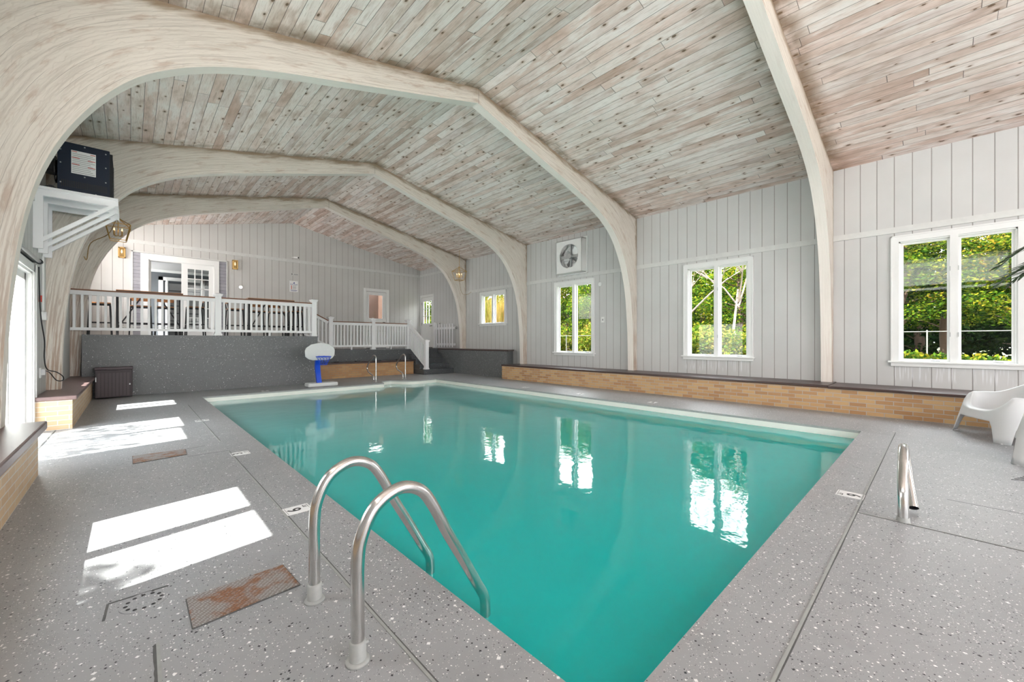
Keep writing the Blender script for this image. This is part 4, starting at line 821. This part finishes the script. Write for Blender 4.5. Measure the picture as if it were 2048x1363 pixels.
# ================================================================= DEPTH MARKERS, PLATES, DRAINS
def marker(cx, cy, up, digit, lab, w_=.145, h_=.165):
    up = Vector(up).normalized(); rt = Vector((up.y, -up.x, 0)); O = Vector((cx, cy, 0))
    t_ = empty('depth_marker', (cx, cy, 0), lab, 'depth marker', 'white depth markers set in the deck')
    def quad(a, b, c, d, z0, z1, nm, mt): q = MB(); q.prism([O+rt*x_+up*y_+Vector((0, 0, z0)) for x_, y_ in ((a, c), (b, c), (b, d), (a, d))], (0, 0, z1-z0)); return q.build(nm, mt, t_)
    quad(-w_/2, w_/2, -h_/2, h_/2, .0005, .003, 'plate', M['paper'])
    for s_ in (-1, 1): quad(-w_/2+.008, w_/2-.008, s_*(h_/2-.010)-.001, s_*(h_/2-.010)+.001, .003, .0034, 'border_line', M['ink'])
    p = O+up*.018+Vector((0, 0, .003)); o = text_obj('digit', digit, .122, p, rt, up, M['ink'], t_)
    text_obj('unit_letters', 'FT', .04, O-up*(h_/2-.026)+rt*.03+Vector((0, 0, .003)), rt, up, M['ink'], t_)
marker(.866, 3.14, (-1, 0, 0), '6', 'white depth marker reading 6 FT beside the near pool ladder'); marker(.85, 5.125, (-1, 0, 0), '3', 'white depth marker reading 3 FT on the left deck, middle one')
marker(.785, 7.64, (-1, 0, 0), '3', 'farthest white depth marker on the left deck'); marker(4.08, .478, (0, -1, 0), '6', 'white depth marker reading 6 FT left of the single deck rail')
marker(7.42, 7.35, (1, 0, 0), '3', 'farthest white depth marker on the right pool side'); marker(7.42, 5.6, (1, 0, 0), '3', 'middle white depth marker on the right pool side'); marker(7.42, 3.85, (1, 0, 0), '6', 'nearest white depth marker on the right pool side')
marker(2.35, 11.12, (0, 1, 0), '3', 'white depth marker on the far deck left of the hoop base')
def plate(pts, lab):
    t_ = empty('access_plate', (sum(p[0] for p in pts)/4, sum(p[1] for p in pts)/4, 0), lab, 'plate', 'rusty steel plates in the deck')
    MB().prism([(a, b, .001) for a, b in pts], (0, 0, .006)).build('checker_plate', M['rust'], t_)
    for i in range(4):
        a = Vector((*pts[i], .002)); b = Vector((*pts[(i+1) % 4], .002)); MB().bar(a, b, .007, .006).build('plate_edge', M['conc'], t_)
plate([(.189, 2.135), (.604, 2.159), (.59, 2.41), (.189, 2.40)], 'rusty checkered steel plate beside the near pool ladder'); plate([(.018, 5.40), (.43, 5.455), (.44, 5.72), (.015, 5.76)], 'smaller-looking rusty steel plate farther along the left deck')
t_ = empty('skimmer_cover', (.04, 2.5, 0), 'round pale drain cover with a ring of holes in the near left deck', 'drain cover')
MB().lathe([(.085, 0), (.085, .003)], (.045, 2.515, .0), 28).build('disc', M['nose2'] if 'nose2' in M else M['deck'], t_)
for k in range(12): a = k*R(30); MB().lathe([(.008, 0), (.008, .0008)], (.045+.062*math.cos(a), 2.515+.062*math.sin(a), .003), 8).build('hole', M['blackp'], t_)
for a, b in (((-.075, 2.605), (.135, 2.60)), ((-.075, 2.605), (-.085, 2.46))): MB().bar((*a, .001), (*b, .001), .009, .002).build('edge_crack', M['conc'], t_)
t_ = empty('floor_vent', (5.75, -.47, 0), 'small dark slotted vent in the deck at the right edge', 'vent')
for k in range(9): MB().bar((5.55+.05*k, -.43-.02*k, .001), (5.58+.05*k, -.50-.02*k, .001), .012, .003).build('slot', M['blackp'], t_)
# ================================================================= PLASTIC CHAIRS
def chair(name, loc, rz, lab):
    """moulded armchair, front towards local -y"""
    t_ = empty(name, (0, 0, 0), lab, 'chair', 'white moulded plastic chairs at the right edge')
    N = 96; W2, D2 = .374, .313
    def plan(t, a, b, p=3.6):
        c_, s_ = math.cos(t), math.sin(t); k = (abs(c_)**p+abs(s_)**p)**(-1/p); return a*c_*k, b*s_*k
    def top(t):
        s_ = math.sin(t); c_ = math.cos(t); back = max(0, s_); front = max(0, -s_)
        z = .53+.22*(back**2.2); z -= .19*(max(0, 1-(c_/.8)**4) if abs(c_) < .8 else 0)*(1 if s_ < 0 else 0); return z
    def bottom(t):
        best = 999
        for q_ in (45, 135, 225, 315):
            d = abs((math.degrees(t)-q_+180) % 360-180); best = min(best, d)
        k = min(1, max(0, (best-7.5)/6)); k = k*k*(3-2*k); base = .235 if math.sin(t) < 0.6 else .26; return k*base
    q = MB(); rows = []
    def ringf(fn):
        i = len(q.v)
        for k in range(N): q.v.append(fn(2*math.pi*k/N))
        rows.append(i)
    rise = lambda t, f: bottom(t)+(top(t)-bottom(t))*f
    for f in (0, .15, .35, .6, .85, .97):
        def fn(t, f=f):
            z = rise(t, f); fl = 1+.38*(1-z/.6); x, y = plan(t, W2*fl, D2*fl); return (x, y, z)
        ringf(fn)
    ringf(lambda t: (*[v_*.975 for v_ in plan(t, W2, D2)], top(t)+.008)); ringf(lambda t: (*[v_*.93 for v_ in plan(t, W2, D2)], top(t)-.002))
    for f, sc in ((.35, .87), (.7, .80), (.95, .70)):
        ringf(lambda t, f=f, sc=sc: (*[v_*sc for v_ in plan(t, W2, D2, 3)], top(t)+(.33-top(t))*f))
    for sc, zz in ((.45, .315), (.2, .31)): ringf(lambda t, sc=sc, zz=zz: (*[v_*sc for v_ in plan(t, W2, D2, 2.5)], zz))
    for a, b in zip(rows, rows[1:]):
        for k in range(N): q.f.append((a+k, a+(k+1) % N, b+(k+1) % N, b+k)); q.m.append(0)
    q.f.append(tuple(range(rows[-1], rows[-1]+N))); q.m.append(0)
    o = q.build('shell', M['plast'], t_, smooth=True); md = o.modifiers.new('thick', 'SOLIDIFY'); md.thickness = .007; md.offset = -1
    for sx in (-1, 1):
        for sy in (-1, 1):
            x, y = plan(math.atan2(sy, sx), W2*1.33, D2*1.33); MB().box(x-.02, x+.02, y-.02, y+.02, 0, .006).build('foot_pad', M['plast'], t_)
    t_.location = loc; t_.rotation_euler.z = R(rz); return t_
chair('garden_chair', (7.905, -.635, 0), 205.8, 'white moulded plastic chair fully in view against the brick bench')
chair('garden_chair', (6.525, -.99, 0), 262, 'white moulded plastic chair cut off by the right picture edge, nearer the camera')
# potted palm behind the chairs
t_ = empty('potted_palm', (7.55, -1.55, 0), 'tall potted palm whose dark fronds enter at the right edge', 'plant')
MB().lathe([(.16, 0), (.22, .35), (.235, .36), (.235, .39), (.2, .39)], (7.55, -1.55, 0), 24).build('pot', M['brownp'], t_, smooth=False)
q = MB(); q.tube(catmull([(7.55, -1.55, .35), (7.57, -1.53, 1.3), (7.55, -1.5, 2.2)], 5), .035, 10); q.build('trunk', plain('palm_trunk', (.16, .11, .07), .8), t_)
M['palm'] = plain('palm_leaf', (.02, .05, .015), .5)
for k in range(13):
    a = R(28*k+8) if k else R(80); up = .65 if k % 2 else .35; L_ = 1.05; o_ = Vector((7.55, -1.5, 2.2)); d = Vector((math.cos(a), math.sin(a), 0))
    P = [o_+d*L_*f+Vector((0, 0, up*1.6*f-(up+.55)*f*f)) for f in [i/9 for i in range(10)]]; q = MB(); q.tube(P, .006, 5)
    for i in range(2, 10):
        for s_ in (-1, 1):
            for h_ in (0, .5):
                b = P[i-1].lerp(P[i], h_); side = d.cross(Vector((0, 0, 1)))*s_; ln = .30*math.sin(math.pi*(i/10.5))+.06; tip = b+side*ln*.8+d*ln*.55-Vector((0, 0, ln*.35)); wv = d*.012
                q.poly([b-wv, b+wv, b.lerp(tip, .6)+wv, tip, b.lerp(tip, .6)-wv])
    q.build('frond', M['palm'], t_)
# ================================================================= OUTSIDE
def mat_ground():
    t = NT('lawn'); P, x, y, z = t.pos(); n = t.noise(P, 3, 5); n2 = t.noise(P, 40, 3)
    c = t.mix(n, (.07, .09, .02), (.15, .14, .05)); c = t.mix(t.m('MULTIPLY', n2, .5), c, (.10, .14, .03)); t.bsdf(c, .9); return t.mat
M['lawn'] = mat_ground(); M['patio'] = plain('patio_paving', (.62, .61, .58), .8, noise=.1, nscale=2)
q = MB(); q.box(XR+.13, 70, -25, 60, -.3, .35); tag(q.build('floor_lawn', M['lawn']), kind='structure')
q = MB(); q.box(-30, XL-.16, -25, 40, -.3, -.02); q.box(XL-.16, XR+.13, -25, YF-.16, -.3, -.02); tag(q.build('floor_patio', M['patio']), kind='structure')
LEAF = {
 'cedar': mat_leaf('cedar_leaf', [(.25, (.003, .008, .002)), (.42, (.012, .035, .004)), (.58, (.045, .085, .006)), (.72, (.15, .16, .012)), (.85, (.25, .13, .012))]),
 'maple': mat_leaf('maple_leaf', [(.25, (.006, .02, .004)), (.45, (.03, .075, .008)), (.62, (.11, .16, .012)), (.8, (.24, .18, .015))]),
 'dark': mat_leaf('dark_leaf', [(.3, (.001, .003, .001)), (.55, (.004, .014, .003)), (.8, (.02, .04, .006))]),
 'reed': mat_leaf('reed_blade', [(.2, (.03, .05, .008)), (.4, (.13, .14, .02)), (.6, (.25, .14, .045)), (.8, (.30, .24, .08))]),
 'shrub': mat_leaf('shrub_leaf', [(.25, (.012, .03, .004)), (.45, (.06, .11, .012)), (.65, (.19, .19, .025)), (.85, (.26, .14, .04))])}
M['bark'] = plain('brown_bark', (.07, .04, .028), .9, noise=.5, nscale=12, bump=.6); M['barkp'] = plain('pale_bare_twig', (.17, .13, .11), .9, noise=.2)
def leaves(q, c, r, n, size, rnd, shell=.55):
    for _ in range(n):
        while True:
            d = Vector((rnd.uniform(-1, 1), rnd.uniform(-1, 1), rnd.uniform(-1, 1)))
            if .05 < d.length <= 1: break
        k = rnd.uniform(shell, 1)**.6; d = d.normalized()*k; p = c+Vector((d.x*r[0], d.y*r[1], d.z*r[2]))
        a = Vector((rnd.gauss(0, 1), rnd.gauss(0, 1), rnd.gauss(0, 1))).normalized(); b = a.cross(Vector((rnd.gauss(0, 1), rnd.gauss(0, 1), rnd.gauss(0, 1)))).normalized(); s = size*rnd.uniform(.6, 1.3)
        i = len(q.v); q.v += [tuple(p-a*s), tuple(p-b*s*.55), tuple(p+a*s), tuple(p+b*s*.55)]; q.f.append((i, i+1, i+2, i+3)); q.m.append(0)
def tree_proto(kind, seed, h, r, n, size, trunk_h, clumps=26):
    rnd = random.Random(seed); t_ = empty('tree', (0, 0, 0)); q = MB(); tr = MB()
    pts = catmull([(0, 0, 0), (rnd.uniform(-.15, .15), rnd.uniform(-.15, .15), h*.3), (rnd.uniform(-.12, .12), rnd.uniform(-.12, .12), h*.65), (0, 0, h*.95)], 4); L = len(pts)
    tr.tube(pts, .1, 9, radii=[.17*(1-.85*i/(L-1))+.015 for i in range(L)])
    for k in range(clumps):
        f = k/clumps; z = trunk_h+(h-trunk_h)*f; rr = r*(1-.55*f*f)*rnd.uniform(.35, .95); a = k*2.4+rnd.uniform(-.4, .4); c = Vector((math.cos(a)*rr, math.sin(a)*rr, z)); cr = r*rnd.uniform(.28, .5)
        leaves(q, c, (cr, cr, cr*.6), n//clumps, size, rnd, .2); b = Vector((0, 0, max(.3, z-.5)))
        tr.tube([b, b.lerp(c, .6)+Vector((0, 0, .1)), c], .02, 5, radii=[.035, .02, .008])
    tr.build('trunk', M['bark'], t_, smooth=True); q.build('foliage', LEAF[kind], t_); return t_
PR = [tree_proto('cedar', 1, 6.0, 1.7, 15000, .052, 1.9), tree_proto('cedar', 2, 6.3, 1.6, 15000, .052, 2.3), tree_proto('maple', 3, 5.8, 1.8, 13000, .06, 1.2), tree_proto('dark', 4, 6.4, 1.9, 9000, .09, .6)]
G = .35
tl = [(0, 15.5, -1.35, 'yellow-green cedar seen at the right side of the rightmost window'), (1, 16.2, .75, 'yellow-green cedar with brown trunk at the left side of the rightmost window'), (0, 17.6, -.2, 'cedar between its two lighter neighbours outside the rightmost window'),
      (1, 18.4, -2.6, 'cedar hidden mostly behind the palm side of the rightmost window'), (3, 20.5, .4, 'dark tree deep behind the cedars outside the rightmost window'), (3, 20.8, -2.4, 'dark tree at far right behind the cedars of the rightmost window'), (3, 20.2, 2.6, 'dark tree at far left behind the cedars of the rightmost window'),
      (2, 16.0, 5.0, 'leafy green tree in the right pane of the second window from the right'), (0, 18.0, 7.0, 'orange-tipped cedar in the left pane of the second window from the right'), (3, 21.0, 6.3, 'dark tree behind the leafy one outside the second window from the right'), (3, 21.0, 9.3, 'dark tree in the left distance of the second window from the right'),
      (2, 17.0, 12.2, 'light green tree in the right pane of the tall window under the fan'), (1, 18.5, 14.8, 'yellow-green cedar in the left pane of the tall window under the fan'), (3, 22.5, 15.0, 'dark tree far behind the tall window under the fan'), (3, 22.5, 18.2, 'dark tree leftmost behind the tall window under the fan'),
      (2, 17.5, 21.0, 'light green tree behind the small square window'), (3, 20.0, 24.0, 'dark tree behind the grasses of the small square window'), (2, 15.5, 25.5, 'yellow-green tree seen through the paned side door')]
used = set()
for k, x_, y_, lab in tl:
    o = PR[k] if k not in used else copy_tree(PR[k]); used.add(k)
    o.location = (x_, y_, G); o.rotation_euler.z = random.uniform(0, 6.28); hh = (6.0, 6.3, 5.8, 6.4)[k]; d_ = math.hypot(x_, y_); sz = (1.2+(.205 if y_ < 3 else .165)*d_-G)/hh; sc_ = .9; o.scale = (sc_, sc_, sz); tag(o, lab, 'tree', 'trees outside the right wall')
def shrub(x, y, r, n, kind, lab, name='shrub', size=.05):
    rnd = random.Random(int(x*100+y*10)); q = MB()
    for k in range(14):
        c = Vector((x+rnd.uniform(-.6, .6)*r[0], y+rnd.uniform(-.75, .75)*r[1], G+r[2]*rnd.uniform(.2, .75))); leaves(q, c, (r[0]*.5, r[1]*.42, r[2]*.35), n//14, size, rnd, .2)
    tag(q.build(name, LEAF[kind]), lab, 'shrub', 'shrubs and hedges outside')
shrub(12.6, -.4, (.7, 1.9, .62), 9000, 'maple', 'low bright green hedge along the bottom of the rightmost window', 'hedge', .045)
shrub(13.2, 4.6, (.9, 1.1, 1.25), 6500, 'shrub', 'yellow-green shrub low in the right pane of the second window', size=.05)
shrub(13.4, 6.2, (.9, 1.1, 1.5), 6500, 'maple', 'bright green shrub low in the left pane of the second window', size=.055)
shrub(16.0, 11.6, (1.2, 1.5, 1.7), 7000, 'shrub', 'golden shrub in the right pane of the tall window under the fan', size=.055)
shrub(16.3, 14.2, (1.2, 1.6, 1.9), 7000, 'shrub', 'golden shrub in the left pane of the tall window under the fan', size=.055)
shrub(13.3, 22.2, (1.0, 1.2, 2.2), 5000, 'shrub', 'yellow shrub filling the lower panes of the side door', size=.06)
# reeds beyond the small window
rnd = random.Random(5); q = MB()
for _ in range(2600):
    x_, y_ = rnd.uniform(13.0, 15.0), rnd.uniform(14.8, 18.8); h_ = rnd.uniform(1.8, 3.4); a = rnd.uniform(0, 6.28); dx, dy = math.cos(a)*.018, math.sin(a)*.018; lx, ly = rnd.uniform(-.35, .35), rnd.uniform(-.35, .35)
    b = Vector((x_, y_, G)); m_ = b+Vector((lx*.4, ly*.4, h_*.6)); t2 = b+Vector((lx, ly, h_)); w_ = Vector((dx, dy, 0)); q.poly([b-w_, b+w_, m_+w_, m_-w_]); q.poly([m_-w_, m_+w_, t2])
tag(q.build('tall_grass', LEAF['reed']), 'dense yellow and green reeds outside the small square window', 'grass', kind='stuff')
# bare branches in window 2
def bare(x, y, seed, lab, h=4.2):
    rnd = random.Random(seed); q = MB()
    def br(p, d, L_, r_, dep):
        e = p+d*L_; m_ = p.lerp(e, .5)+Vector((rnd.uniform(-1, 1), rnd.uniform(-1, 1), rnd.uniform(-.4, .6)))*L_*.07; q.tube([p, m_, e], r_, 5, radii=[r_, r_*.8, r_*.55])
        if dep:
            for _ in range(3): br(p.lerp(e, rnd.uniform(.45, 1)), (d+Vector((rnd.uniform(-.8, .8), rnd.uniform(-.8, .8), rnd.uniform(-.35, .4)))).normalized(), L_*rnd.uniform(.5, .72), r_*.55, dep-1)
    br(Vector((x, y, G)), Vector((0, .05, 1)).normalized(), h*.55, .055, 4); tag(q.build('bare_tree', M['barkp']), lab, 'tree')
bare(13.9, 5.75, 3, 'leafless pale tree in the left pane of the second window from the right'); bare(14.3, 4.35, 8, 'leafless pale branches in the right pane of the second window from the right', 4.6)
# chain link fence
t_ = empty('chain_link_fence', (13.6, 3, G), 'thin grey pipe fence running along the wood edge outside', 'fence')
MB().tube([(13.6, -6, 1.42), (13.6, 12, 1.42)], .011, 6).build('top_pipe', M['fence'], t_)
for k in range(7): MB().tube([(13.6, -5.2+2.7*k, G), (13.6, -5.2+2.7*k, 1.46)], .016, 6).build('fence_post', M['fence'], t_)
rnd = random.Random(11); q = MB()
for k in range(60):
    y_ = -12+k*.95; x_ = 25+rnd.uniform(-1, 1.5)
    leaves(q, Vector((x_, y_, 1.6)), (1.6, 1.3, 1.7), 420, .2, rnd, .1); leaves(q, Vector((x_+1, y_+.5, 3.6)), (1.5, 1.3, 1.6+rnd.uniform(0, .6)), 380, .2, rnd, .1)
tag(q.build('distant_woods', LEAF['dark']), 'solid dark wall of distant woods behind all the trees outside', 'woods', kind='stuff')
rnd = random.Random(21); t_ = empty('tree', (-5.2, 5.2, 0), 'thin tree on the patio side whose leaves dapple the sun on the left deck', 'tree')
q = MB(); q.tube([(-5.2, 5.2, -.02), (-5.1, 5.3, 2.6), (-4.9, 5.4, 5.2)], .07, 8); q.build('trunk', M['bark'], t_); q = MB()
for c_, r_ in (((-4.3, 6.5, 4.9), .8), ((-4.0, 5.6, 4.4), .6), ((-4.6, 7.3, 5.2), .7), ((-4.4, 2.15, 5.3), .25)): leaves(q, Vector(c_), (r_, r_, r_*.7), int(420*r_), .07, rnd, .1)
q.build('foliage', LEAF['maple'], t_)
portal('portal_front', (2.9, YF-.05, 1.7), 4.6, 2.6, (0, 1, 0)); portal('portal_left', (XL-.1, -4.5, 1.45), 2.6, 1.9, (1, 0, 0)); portal('portal_left_door', (XL-.1, 7.05, 1.05), 2.1, 2.1, (1, 0, 0)); portal('portal_added_clerestory', (XL-.1, .85, 3.5), 4.7, 1.1, (1, 0, 0)); portal('portal_deck', (XL-.1, 14.12, 3.13), 2.35, 1.85, (1, 0, 0)); portal('portal_left_window', (XL-.1, 3.12, 1.52), 1.27, 1.36, (1, 0, 0))  # front, left, clerestory and deck portals sit in openings added for skylight
for (a, b) in WIN+[(-5.6, -3.2)]: portal('portal_window', (XR+.11, (a+b)/2, 1.865), b-a, 2.0, (-1, 0, 0))
